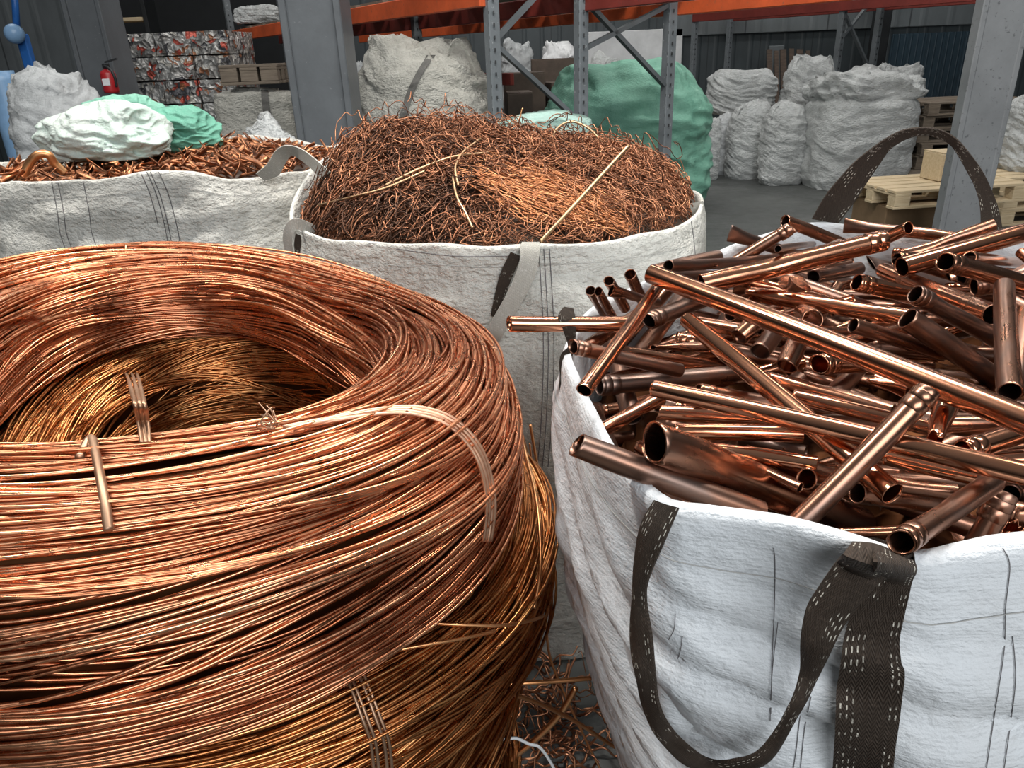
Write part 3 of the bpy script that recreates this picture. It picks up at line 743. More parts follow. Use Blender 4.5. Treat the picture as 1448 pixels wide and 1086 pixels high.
# x1,y1,x2,y2, dia_px at end 1, style, description  (bottom layer first)
EX = [
 (835, 411, 856, 446, 15, 'plain', 'small upright pipe stub at the left rim, leftmost of four stubs'),
 (846, 412, 866, 448, 14, 'plain', 'small upright pipe stub just right of the leftmost stub'),
 (861, 397, 884, 436, 16, 'plain', 'short upright pipe stub with dark mouth near the left rim'),
 (891, 388, 909, 426, 17, 'plain', 'tallest upright pipe stub near the left rim below the long pale pipe'),
 (864, 411, 930, 428, 14, 'flat', 'thin short pipe lying behind the upright stubs'),
 (1120, 322, 1040, 370, 18, 'collar', 'thin brown pipe poking over the back rim beside the white flap'),
 (1285, 322, 1225, 350, 19, 'plain', 'bright thin pipe poking out behind the collared pale pipe'),
 (945, 376, 1098, 365, 17, 'plain', 'thin straight pipe along the back rim at left'),
 (1100, 352, 1150, 345, 11, 'plain', 'thinnest pale pipe under the white corner flap'),
 (1460, 326, 1275, 378, 27, 'plain', 'thick bright pipe rising out of the bag at the top right'),
 (1371, 364, 1440, 371, 17, 'collar', 'short pipe with collar below the thick bright top right pipe'),
 (1216, 379, 1150, 392, 18, 'plain', 'dark-mouthed thin pipe pointing right in the back of the pile'),
 (1336, 370, 1470, 408, 27, 'collar', 'brown pipe with two collar lines at the right edge of the pile'),
 (1206, 460, 1325, 498, 22, 'plain', 'dull pipe with split mouth under the long diagonal pipe'),
 (1060, 415, 1292, 450, 22, 'crush', 'long grey tarnished pipe lying level across the back of the pile'),
 (1250, 383, 1404, 445, 24, 'plain', 'brown pipe sloping right under the collared fitting'),
 (1211, 399, 1292, 419, 25, 'collar', 'short bright pipe with wide collar in the back middle of the pile'),
 (1232, 372, 1318, 406, 25, 'flat', 'pipe with bell mouth and long pinched end at the back'),
 (1294, 416, 1408, 479, 27, 'collar', 'dark brown pipe with open mouth sloping to the right edge'),
 (1283, 450, 1412, 540, 33, 'plain', 'thick grey-brown pipe with slanted cut sloping down at right'),
 (985, 456, 1062, 470, 20, 'plain', 'bright pipe length behind the middle crossing pipe'),
 (922, 491, 1000, 490, 17, 'flat', 'short pipe with flattened square mouth at left centre'),
 (720, 458, 900, 458, 23, 'plain', 'long pipe sticking out level over the left rim of the bag'),
 (1152, 488, 1195, 489, 18, 'plain', 'short thin pipe with open mouth between the four facing mouths'),
 (1045, 477, 1072, 452, 27, 'plain', 'open pipe mouth facing the viewer, leftmost of the facing row'),
 (1075, 497, 1098, 465, 28, 'plain', 'open pipe mouth facing the viewer, second from left in the row'),
 (1112, 518, 1130, 478, 30, 'plain', 'open pipe mouth facing the viewer, third from left in the row'),
 (1158, 515, 1222, 513, 29, 'collar', 'short pipe with bright rimmed mouth, rightmost of the facing row'),
 (810, 490, 962, 524, 21, 'collar', 'pipe with dark mouth at the left rim beside the dark webbing'),
 (870, 498, 1030, 522, 24, 'plain', 'pipe with oval mouth crossing under the leaning left pipe'),
 (1090, 535, 1262, 584, 25, 'crush', 'dark pipe with a drilled hole in the centre of the pile'),
 (1236, 537, 1285, 553, 28, 'crush', 'crumpled stub with torn mouth under the long diagonal pipe'),
 (1123, 560, 1318, 606, 21, 'plain', 'bright pipe running behind the leaning brown pipe at right centre'),
 (932, 583, 1112, 593, 23, 'plain', 'bright level pipe, upper of two parallel pipes at centre left'),
 (958, 610, 1135, 613, 24, 'plain', 'bright level pipe, lower of two parallel pipes at centre left'),
 (1010, 636, 1155, 657, 25, 'crush', 'crushed pipe with bright dents under the parallel pipes'),
 (1085, 668, 1132, 690, 17, 'crush', 'small crumpled stub beside the crushed pipe'),
 (1250, 646, 1380, 675, 23, 'plain', 'bright pipe parallel below the long level front pipe'),
 (1240, 680, 1352, 697, 24, 'crush', 'dented dark pipe behind the short open pipe at right front'),
 (1186, 753, 1280, 750, 15, 'plain', 'thin bright pipe lying along the front rim'),
 (972, 452, 1262, 698, 25, 'plain', 'slim long pipe falling diagonally through the middle of the pile'),
 (925, 549, 1470, 675, 26, 'plain', 'longest level pipe across the front half of the pile'),
 (1140, 677, 1215, 690, 32, 'plain', 'short pipe with oval open mouth right of the big pipe'),
 (1212, 697, 1350, 716, 31, 'plain', 'brown pipe with open mouth right of the steep leaning pipe'),
 (1322, 624, 1343, 560, 34, 'crush', 'pipe with torn double mouth facing the viewer at right'),
 (1360, 638, 1452, 609, 32, 'collar', 'grey pipe with bright worn mouth at the right edge'),
 (1420, 700, 1378, 775, 36, 'collar', 'flared pipe mouth looking up at the right front'),
 (1432, 746, 1418, 782, 30, 'crush', 'crumpled pipe end at the far right of the front rim'),
 (848, 610, 934, 563, 23, 'crush', 'short bright pipe leaning behind the big open pipe'),
 (847, 546, 1052, 528, 27, 'collar', 'pipe with collared dark mouth at the left rim, lowest of three'),
 (917, 454, 1003, 420, 25, 'collar', 'worn spotted pipe under the head of the long diagonal pipe'),
 (1253, 339, 992, 402, 29, 'collar', 'long pale golden pipe with collared end along the back rim'),
 (826, 552, 935, 398, 24, 'plain', 'pipe leaning from the left rim with its open mouth low'),
 (920, 387, 1470, 603, 27, 'plain', 'longest thick diagonal pipe across the top of the pile'),
 (1428, 555, 1420, 405, 34, 'plain', 'upright thick pipe with dark open mouth at the right edge'),
 (816, 629, 1075, 726, 38, 'plain', 'thick greenish-brown pipe resting over the front left rim'),
 (926, 625, 1215, 742, 62, 'plain', 'widest open copper pipe at the front left of the pile'),
 (1274, 767, 1404, 682, 36, 'collar', 'thick brown pipe leaning down to the dark webbing fold'),
 (1313, 552, 1112, 758, 34, 'collar', 'steep leaning brown pipe across the front of the pile'),
]
HS = np.arange(-.04, .12, .006)
TILT = {'pipe with dark mouth at the left rim beside': .45, 'pipe with oval mouth crossing': .5, 'pipe with collared dark mouth at the left rim': .42, 'widest open': .62, 'thick greenish-brown': .15,
        'short pipe with oval open mouth': .6, 'brown pipe with open mouth right': .5, 'dark brown pipe with open mouth': .5, 'short pipe with bright rimmed': .6, 'short thin pipe with open mouth': .5,
        'dull pipe with split': .35, 'short bright pipe with wide collar': .4, 'pipe with bell mouth': .45, 'thick grey-brown pipe with slanted': .3, 'long pipe sticking out': .12, 'short pipe with flattened': .3}
MINH = {'thin brown pipe poking': .035, 'bright thin pipe poking': .035, 'thin straight pipe along': .03, 'thinnest pale': .03, 'thick bright pipe rising': .04, 'short pipe with collar below': .03, 'brown pipe with two': .03, 'long pale golden': .035, 'small upright': .02, 'short upright': .02, 'tallest upright': .02, 'thin short pipe lying': .02, 'long pipe sticking out': .03, 'thick greenish-brown': .034, 'widest open': .03, 'pipe leaning from the left rim': .03, 'pipe with dark mouth at the left rim': .02, 'steep leaning': .0, 'thick brown pipe leaning': .0}
def at_h(x, y, h):
    p = on_z(x, y, 1.2 + h)
    for _ in range(4):
        p = on_z(x, y, surfz(p[0], p[1]) + h)
    return p
for (x1, y1, x2, y2, dp, st, ds) in EX:
    mt = next((v for k_, v in TILT.items() if ds.startswith(k_)), None); mh = next((v for k_, v in MINH.items() if ds.startswith(k_)), -1)
    A = [at_h(x1, y1, h) for h in HS]
    rad = [dp * ((a_ - EYE) @ FW) / FPX / 2 for a_ in A]
    bestc = None
    if mt is not None:
        d2 = ray(x2, y2)
        for i, h in enumerate(HS):
            if h < mh: continue
            k1_ = (A[i] - EYE) @ FW
            k2_ = k1_ * (1 + math.hypot(x2 - x1, y2 - y1) / FPX * mt / math.sqrt(1 - mt * mt))
            B_ = EYE + d2 * k2_
            cl = clear(A[i], B_, rad[i])
            sc_ = h + 6 * max(0, -cl)
            if bestc is None or sc_ < bestc[0]: bestc = (sc_, A[i], B_, rad[i])
    else:
        B = [at_h(x2, y2, h - (.045 if ds.startswith(('steep leaning', 'crumpled pipe end', 'flared', 'slim long')) else 0)) for h in HS]
        cand = sorted(((HS[i] + HS[j] + .35 * abs(HS[i] - HS[j]), i, j) for i in range(len(HS)) for j in range(len(HS)) if abs(HS[i] - HS[j]) < .06 and HS[i] >= mh))
        for sc_, i, j in cand:
            cl = clear(A[i], B[j], rad[i])
            sc2 = sc_ + 30 * max(0, .0018 - cl)
            if bestc is None or sc2 < bestc[0]: bestc = (sc2, A[i], B[j], rad[i])
            if cl > .0018: break
    PL.append([bestc[1], bestc[2], bestc[3], st, ds, None])
FILL_LABELS = [('thin copper pipe offcut wedged low between the larger pipes in the white bag', 'thin pipe offcuts deep in the pile'),
               ('thicker dull copper pipe offcut half buried under the top pipes in the white bag', 'thick pipe offcuts deep in the pile')]
_a = np.array([x[0] for x in PL]); _b = np.array([x[1] for x in PL]); _t = np.linspace(0, 1, 40)[None, :, None]
_p = (_a[:, None] + (_b - _a)[:, None] * _t); EXP, EXK = proj(_p); EXR = (np.array([x[2] for x in PL])[:, None] * FPX / EXK).ravel(); EXP = EXP.reshape(-1, 2); EXK = EXK.ravel()
g = np.random.default_rng(5)
tries = 0; nf = 0
while nf < 230 and tries < 7000:
    tries += 1
    c = CEN + g.uniform(-.52, .52, 2) * np.array([1, 1.08])
    if tries % 3 == 0: c[1] = g.uniform(1.12, 1.52)
    elif tries % 7 == 0: c = np.array([g.uniform(.12, .42), g.uniform(.85, 1.3)])
    Ls = g.uniform(.14, .42); an = g.normal(-.2, .6) if g.random() < .75 else g.uniform(0, PI)
    dv = np.array([math.cos(an), math.sin(an)]) * Ls / 2
    p2, q2 = c - dv, c + dv
    sh = lambda p: CEN + (p - CEN) * 1.06
    if not (inside(RIMXY, sh(p2)) and inside(RIMXY, sh(q2))): continue
    r = float(g.choice([.009, .0115, .014, .017], p=[.25, .35, .28, .12]))
    best = None
    for z0 in np.arange(-.15, (.030 if (c[0] < .42 and c[1] > .75) or c[1] > 1.15 or c[0] > .85 else -.010), .008):
        for tl in (0, .03, -.03):
            p = np.array([*p2, surfz(*p2) + z0 - r + tl]); q = np.array([*q2, surfz(*q2) + z0 - r - tl])
            if clear(p, q, r) > .003: best = (p, q); break
        if best: break
    if best is None: continue
    qs = best[0] + (best[1] - best[0]) * np.linspace(0, 1, 14)[:, None]; qp, qk = proj(qs)
    dd = np.hypot(qp[:, None, 0] - EXP[None, :, 0], qp[:, None, 1] - EXP[None, :, 1])
    if ((dd < EXR[None] * .55 + (r * FPX / qk)[:, None] * .8) & (qk[:, None] < EXK[None])).any(): continue
    st = g.choice(['plain', 'plain', 'crush', 'collar', 'flat'])
    lb = FILL_LABELS[0 if r < .012 else 1]
    PL.append([best[0], best[1], r, st, lb[0], lb[1]]); nf += 1

def make_pipe(p, q, r, st, label, group, seed):
    g = np.random.default_rng(seed)
    p = np.array(p); q = np.array(q); L = np.linalg.norm(q - p)
    ax = Vector((q - p) / L)
    n = 22; m_ = 22
    zz = np.r_[0, .003, .012, .03, np.linspace(.05, L - .03, n - 6), L - .003, L] if L > .12 else np.linspace(0, L, n)
    n = len(zz); an = np.arange(m_) * 2 * PI / m_
    wall = min(.0021, r * .14)
    bendv = g.normal(0, .003 * L, 2)
    rows_o = []; rows_i = []
    dent = [(g.uniform(.15, .85) * L, g.uniform(0, 2 * PI), g.uniform(.1, .3)) for _ in range(3 if st in ('crush', 'flat') else 1)]
    ph = g.uniform(0, 2 * PI)
    cut = g.uniform(-.4, .4) * r
    for z in zz:
        sx = sy = 1.0
        if st == 'flat':
            f = max(0, 1 - z / .05); sx = 1 - .65 * f; sy = 1 + .35 * f
        if st == 'crush':
            f = max(0, 1 - z / .035); sx = 1 - .35 * f
        if st == 'plain':
            f = max(0, 1 - z / .03); sx = 1 - .08 * f
        rad = np.full(m_, r)
        for dz, da, dd in dent:
            w = math.exp(-((z - dz) / (2.2 * r)) ** 2)
            rad = rad * (1 - dd * (.15 if st == 'plain' else .8) * w * np.maximum(0, np.cos(an - da)) ** 2)
        if st == 'crush':
            f = max(0, 1 - z / .03); rad = rad * (1 + f * (.18 * np.sin(3 * an + ph) + .10 * np.sin(5 * an + 2 * ph)))
        bx, by = bendv * 4 * (z / L) * (1 - z / L)
        x = rad * np.cos(an) * sx; y = rad * np.sin(an) * sy
        c, s_ = math.cos(ph), math.sin(ph)
        zc = z + cut * np.cos(an) * (1 if z == 0 else 0) + (.004 * np.sin(4 * an + ph) if (z == 0 and st == 'crush') else 0)
        rows_o.append(np.stack([c * x - s_ * y + bx, s_ * x + c * y + by, np.full(m_, z) if z else zc], -1))
        k = (r - wall) / r
        x2, y2 = x * k, y * k
        rows_i.append(np.stack([c * x2 - s_ * y2 + bx, s_ * x2 + c * y2 + by, np.full(m_, z) if z else zc], -1))
    allr = np.array(rows_o[::-1] + [rows_o[0] * [(2 * r - wall * .9) / (2 * r)] * 2 + [0] if False else (rows_o[0] + rows_i[0]) / 2 - np.array([0, 0, wall * .35])] + rows_i + [(rows_i[-1] + rows_o[-1]) / 2 + np.array([0, 0, wall * .35]), rows_o[-1]])
    R_, N_ = allr.shape[:2]; V = allr.reshape(-1, 3)
    i, j = np.meshgrid(np.arange(R_ - 1), np.arange(N_), indexing='ij'); j2 = (j + 1) % N_
    F = np.stack([i * N_ + j, (i + 1) * N_ + j, (i + 1) * N_ + j2, i * N_ + j2], -1).reshape(-1, 4)
    F = F[:, ::-1]
    o = mesh_np('copper_pipe', V, F, M_PIPE)
    rot = ax.to_track_quat('Z', 'Y').to_matrix().to_4x4()
    o.matrix_world = Matrix.Translation(Vector(p)) @ rot
    tn = g.uniform(.1, 1.0)
    if any(w_ in label for w_ in ('bright', 'longest', 'slim', 'golden', 'level', 'leaning from')): tn = g.uniform(0, .3)
    elif any(w_ in label for w_ in ('grey', 'dull', 'dark brown', 'worn', 'greenish', 'steep')): tn = g.uniform(.75, 1.0)
    elif 'widest' in label: tn = .55
    o['tarnish'] = float(tn)
    tag(o, label, 'pipe', group or 'copper pipes on top of the pile')
    if st == 'collar' and L > .05:
        zc = .004; w = min(.9 * r * 2, .03)
        prof = [(r + .0003, zc), (r + .0009, zc + .0008), (r + .0009, zc + w * .45), (r + .0005, zc + w * .47), (r + .0009, zc + w * .5), (r + .0009, zc + w), (r + .0002, zc + w + .001)]
        cl = MB().lathe(prof, n=26).build('collar', M_PIPE, o, True); cl['tarnish'] = float(tn)
        md = cl.modifiers.new('edge', 'EDGE_SPLIT'); md.split_angle = math.radians(50)
    return o
for idx, (p, q, r, st, lb, gp) in enumerate(PL):
    full = lb if gp else lb
    make_pipe(p, q, r, st, ('copper pipe: ' if False else '') + full, gp, 100 + idx)
# packed offcuts as one dark sheet, shade between the pipes painted in its colour
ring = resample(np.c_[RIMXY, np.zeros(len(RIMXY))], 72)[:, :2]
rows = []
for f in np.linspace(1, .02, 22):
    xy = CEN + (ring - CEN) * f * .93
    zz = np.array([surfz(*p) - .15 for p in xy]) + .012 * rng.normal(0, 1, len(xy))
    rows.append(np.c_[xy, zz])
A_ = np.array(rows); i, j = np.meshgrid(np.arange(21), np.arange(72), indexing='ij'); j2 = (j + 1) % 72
mesh_np('offcut_shade_sheet', A_.reshape(-1, 3), np.stack([i * 72 + j, i * 72 + j2, (i + 1) * 72 + j2, (i + 1) * 72 + j], -1).reshape(-1, 4), M_GAPSHADE)
tag(bpy.data.objects['offcut_shade_sheet'], 'sheet of packed copper offcuts painted dark for shade between the pipes in the white bag', 'scrap', kind='stuff')

# ------------------------------------------------------------------ wire tangle
SIL = [(452, 275), (486, 212), (512, 190), (562, 176), (650, 176), (700, 186), (760, 196), (830, 202), (890, 214), (940, 236), (985, 268)]
YC = 2.18
_s = np.array([on_y(x, y, YC) for x, y in SIL])
def mound(x, y):
    zs = np.interp(x, _s[:, 0], _s[:, 2])
    ex = np.clip(1 - (np.abs(x - TC[0]) / (TX - .008)) ** TE, 0, 1) ** (1 / TE) * (TY - .012)
    d = y - YC
    q = np.clip(np.abs(d) / np.maximum(np.where(d < 0, ex - (TC[1] - YC), ex + (TC[1] - YC)), .02), 0, 1)
    h = np.clip(1 - q ** 1.55, 0, 1) ** .72
    return RZT - .03 + (zs - RZT + .03) * h
_KS = np.linspace(1.1, 3.2, 700)
def on_mound(px, py, off):
    P = EYE + ray(px, py) * _KS[:, None]
    e = ((P[:, 0] - TC[0]) / TX) ** 2 + ((P[:, 1] - TC[1]) / TY) ** 2
    i = np.where((P[:, 2] <= mound(P[:, 0], P[:, 1]) + off) & (e < .93))[0]
    return P[i[0]] if len(i) else None
def strands(N, M, xr, yr, step, kink, offr, noise_z, ang=None, angs=PI, seed=0, straight=False):
    g = np.random.default_rng(seed)
    P = np.zeros((N, M, 3))
    x = g.uniform(*xr, N * 4) * KT; y = g.uniform(*yr, N * 4) * KT
    ok = (np.abs((x - TC[0]) / (TX - .034)) ** TE + np.abs((y - TC[1]) / (TY - .034)) ** TE) < 1
    x = x[ok][:N]; y = y[ok][:N]; N = len(x); P = P[:N]
    a = g.uniform(0, 2 * PI, N) if ang is None else g.normal(ang, angs, N)
    off = g.uniform(*offr, N); zz = np.zeros(N); da = g.normal(0, kink * .5, N)
    st = g.uniform(*step, N); zn = g.normal(0, 1, N)
    for i in range(M):
        P[:, i, 0] = x; P[:, i, 1] = y
        P[:, i, 2] = mound(x, y) + off + zz
        da = .55 * da + g.normal(0, kink, N); a = a + da
        jump = g.random(N) < .06; a = a + jump * g.normal(0, 1.2, N)
        zn = .75 * zn + g.normal(0, .65, N); zz = noise_z * zn * .5
        nx = x + np.cos(a) * st; ny = y + np.sin(a) * st
        bad = (np.abs((nx - TC[0]) / (TX - .024)) ** TE + np.abs((ny - TC[1]) / (TY - .024)) ** TE) > 1
        a = np.where(bad, a + PI * .6, a)
        x = np.where(bad, x + np.cos(a) * st * .5, nx); y = np.where(bad, y + np.sin(a) * st * .5, ny)
    return P
def tangle_obj(name, sets, mat, label, cat):
    Vs = []; Fs = []; Ts = []; b = 0
    for P, r, tn, sub in sets:
        P = np.stack([catmull(p, P.shape[1] * sub) for p in P]) if sub > 1 else P
        N, M = P.shape[:2]
        rr = np.random.default_rng(N).uniform(.8, 1.2, (N, 1)) * np.full((N, M), r)
        V, F = tube_np(P, rr, 5); Vs.append(V); Fs.append(F + b); b += len(V)
        Ts.append(np.repeat(np.clip(np.random.default_rng(N + 1).normal(tn, .2, N), 0, 1), M * 5))
    o = mesh_np(name, np.vstack(Vs), np.vstack(Fs), mat, None, True, tone=np.concatenate(Ts))
    return tag(o, label, cat, kind='stuff')
main = [(strands(1150, 15, (-.5, .47), (1.38, 2.2), (.013, .026), .34, (-.035, .010), .016, seed=1), .00145, .40, 2),
        (strands(480, 17, (-.5, -.08), (1.38, 1.85), (.012, .024), .36, (-.02, .012), .014, seed=2), .0014, .10, 2),
        (strands(460, 17, (-.45, .45), (1.7, 2.2), (.014, .027), .34, (-.01, .024), .024, seed=3), .0013, .50, 2),
        (strands(280, 15, (.15, .47), (1.42, 2.1), (.012, .021), .38, (-.01, .02), .018, seed=4), .0012, .72, 2),
        (strands(130, 16, (-.45, .45), (1.7, 2.1), (.012, .022), .33, (.0, .05), .035, seed=5), .0012, .5, 2)]
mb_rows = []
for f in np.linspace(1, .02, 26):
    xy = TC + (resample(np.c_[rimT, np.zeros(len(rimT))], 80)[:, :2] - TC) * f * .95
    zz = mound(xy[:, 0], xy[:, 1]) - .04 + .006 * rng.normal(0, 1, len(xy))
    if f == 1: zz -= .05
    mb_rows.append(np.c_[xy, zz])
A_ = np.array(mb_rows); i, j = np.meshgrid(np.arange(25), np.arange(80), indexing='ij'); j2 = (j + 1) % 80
o = tangle_obj('copper_wire_tangle', main, M_TANGLE, 'matted heap of tangled brown copper wire in the middle bag', 'wire tangle')
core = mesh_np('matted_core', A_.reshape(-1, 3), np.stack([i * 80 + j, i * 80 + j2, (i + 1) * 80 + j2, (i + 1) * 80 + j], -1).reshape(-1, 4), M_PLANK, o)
# fine orange hank combed to the lower right
hk = []
g = np.random.default_rng(8)
HP = catmull(np.array([(640, 226), (690, 243), (745, 262), (800, 282), (850, 300), (897, 320)], float), 41)
for k in range(380):
    s0 = np.clip(g.normal(0, .8), -1.5, 1.5); s1 = .5 * s0 + g.normal(0, .7); ln_ = g.uniform(.18, .42); t0 = g.uniform(0, 1 - ln_); of = g.uniform(-.004, .014)
    pts = []
    for t in np.linspace(t0, t0 + ln_, 6):
        px, py = HP[int(t * 40)]
        w = 14 + 16 * math.sin(PI * min(1, t * 1.1))
        sy = (s0 * (1 - t) + s1 * t) * w * .95 + 5 * math.sin(9 * t + s0 * 3) + g.normal(0, 2.0)
        q = on_mound(px, py + sy, of + .003 * g.normal())
        if q is not None: pts.append(q)
    if len(pts) < 4 or max(np.linalg.norm(np.diff(pts, axis=0), axis=1)) > .12: continue
    hk.append(catmull(pts, 18))
hk = np.array(hk); V, F = tube_np(hk, np.full(hk.shape[:2], .0010), 5)
o = mesh_np('copper_wire_hank', V, F, M_HANK, None, True, tone=np.repeat(g.uniform(.3, 1.0, len(hk)), 18 * 5))
tag(o, 'combed hank of fine bright orange copper wire on the brown tangle', 'wire hank', kind='stuff')
def onm(px, py, off):
    q = on_mound(px, py, off)
    return q if q is not None else on_y(px, py, YC)
def loose(name, px, offs, r, mat, label, cat='wire', n=40):
    o = strand(name, [onm(x, y, h) for (x, y), h in zip(px, offs)], r, mat, None, n)
    return tag(o, label, cat, 'loose wires on the tangle')
o = strand('bronze_rod', [on_y(764, 342, 1.56), on_y(806, 297, 1.62), on_y(847, 252, 1.69), on_y(889, 206, 1.76)], .0042, M_BRONZE, None, 30)
tag(o, 'straight pale bronze rod sticking up out of the wire tangle', 'rod', 'loose wires on the tangle')
loose('copper_wire', [(545, 262), (590, 240), (640, 222), (690, 216)], [.02, .026, .026, .02], .0028, M_BRONZE, 'pale thick wire lying across the left half of the tangle')
loose('copper_wire', [(648, 262), (644, 236), (656, 214), (680, 196)], [.02, .026, .026, .02], .0026, M_BRONZE, 'pale wire curving upward beside the orange hank')
loose('copper_wire', [(640, 250), (646, 278), (658, 300), (668, 322)], [.02, .026, .026, .018], .0026, M_BRONZE, 'twin pale wire hanging down along the orange hank')
loose('copper_wire', [(450, 290), (500, 278), (550, 264), (600, 242)], [.018, .022, .024, .024], .0024, M_BRONZE, 'pale wire running along the dark left part of the tangle')
o = strand('copper_wire', [onm(780, 205, .0), on_y(786, 184, 2.12), on_y(806, 172, 2.12), on_y(830, 180, 2.12), on_y(850, 200, 2.1), onm(858, 212, .0)], .0028, M_BRONZE, None, 40)
tag(o, 'pale wire arching above the right side of the tangle', 'wire', 'loose wires on the tangle')
o = strand('copper_wire', [onm(728, 176+16, .0), on_y(735, 168, 2.14), on_y(738, 155, 2.14), on_y(740, 154, 2.14)], .002, M_ROD, None, 24)
tag(o, 'bright wire tip pointing up at the middle of the tangle', 'wire', 'loose wires on the tangle')

# ------------------------------------------------------------------ left bag contents
def shreds(name, N, xr, yr, zf, inside_f, mat, label, seed, ln=(.05, .13), wd=(.006, .02)):
    g = np.random.default_rng(seed); V = []; F = []
    n = 0
    while n < N:
        x, y = g.uniform(*xr), g.uniform(*yr)
        if not inside_f((x, y)): continue
        L_ = g.uniform(*ln); w = g.uniform(*wd); a = g.uniform(0, 2 * PI); pit = g.normal(0, .45); cv = g.normal(0, .5)
        z0 = zf(x, y) + g.uniform(-.02, .015)
        tw = g.uniform(-1, 1)
        b = len(V)
        for k in range(6):
            t = k / 5 - .5; aa = a + cv * t
            c = np.array([x + math.cos(aa) * L_ * t, y + math.sin(aa) * L_ * t, z0 + math.sin(pit) * L_ * t - cv * .02 * t * t * 4 * .5])
            roll = tw * t * 2 + a
            s_ = np.array([-math.sin(aa) * math.cos(roll), math.cos(aa) * math.cos(roll), math.sin(roll)]) * w / 2
            V += [c - s_, c + s_]
            if k: F.append((b + 2 * k - 2, b + 2 * k - 1, b + 2 * k + 1, b + 2 * k))
        n += 1
    o = mesh_np(name, np.array(V), np.array(F), mat, None, True)
    md = o.modifiers.new('thick', 'SOLIDIFY'); md.thickness = .002
    return tag(o, label, 'scrap', kind='stuff')
rimLs = [tuple(BAGL.cen + (p - BAGL.cen) * .87) for p in rimL]
shreds('copper_shred_heap', 900, (-1.9, -.5), (2.1, 3.5), lambda x, y: RZL - .012 + .02 * math.sin(7 * x + 3 * y), lambda p: inside(rimLs, p), M_SHRED, 'brown copper strips and shreds filling the left bag', 21)
ringL = resample(np.c_[np.array(rimLs), np.zeros(len(rimLs))], 60)[:, :2]
A_ = np.array([np.c_[BAGL.cen + (ringL - BAGL.cen) * f * 1.07, np.full(60, RZL - .05)] + rng.normal(0, .005, (60, 3)) for f in np.linspace(1, .02, 14)])
i, j = np.meshgrid(np.arange(13), np.arange(60), indexing='ij'); j2 = (j + 1) % 60
mesh_np('packed_core', A_.reshape(-1, 3), np.stack([i * 60 + j, i * 60 + j2, (i + 1) * 60 + j2, (i + 1) * 60 + j], -1).reshape(-1, 4), M_PLANK, bpy.data.objects['copper_shred_heap'])
o = strand('bent_copper_tube', [on_y(28, 262, 2.50), on_y(38, 238, 2.51), on_y(52, 220, 2.52), on_y(68, 219, 2.53), on_y(78, 232, 2.54), on_y(92, 245, 2.55)], .0135, M_ROD, None, 40, 14)
tag(o, 'bright bent copper tube arching out of the left bag', 'tube')

# ------------------------------------------------------------------ background sacks
def strap_on(root, body, pl, pr, mat, off=.012, label=None):
    bpy.context.view_layer.update()
    mw = body.matrix_world
    bv = BVHTree.FromPolygons([mw @ v.co for v in body.data.vertices], [tuple(p.vertices) for p in body.data.polygons])
    L = []; R = []
    for a_, b_ in zip(catmull(pl, 24), catmull(pr, 24)):
        ps_ = []
        for q in (a_, b_):
            h = bv.ray_cast(Vector(EYE), Vector(ray(*q)).normalized())
            ps_.append(None if h[0] is None else np.array(h[0]) - ray(*q) * off)
        if ps_[0] is None or ps_[1] is None: continue
        L.append(ps_[0]); R.append(ps_[1])
    if len(L) < 4: print('strap misses', label); return
    o = ribbon('strap', L, R, mat, root, 48, .004, 4, label=label)
    o.matrix_parent_inverse = root.matrix_world.inverted()
    return o

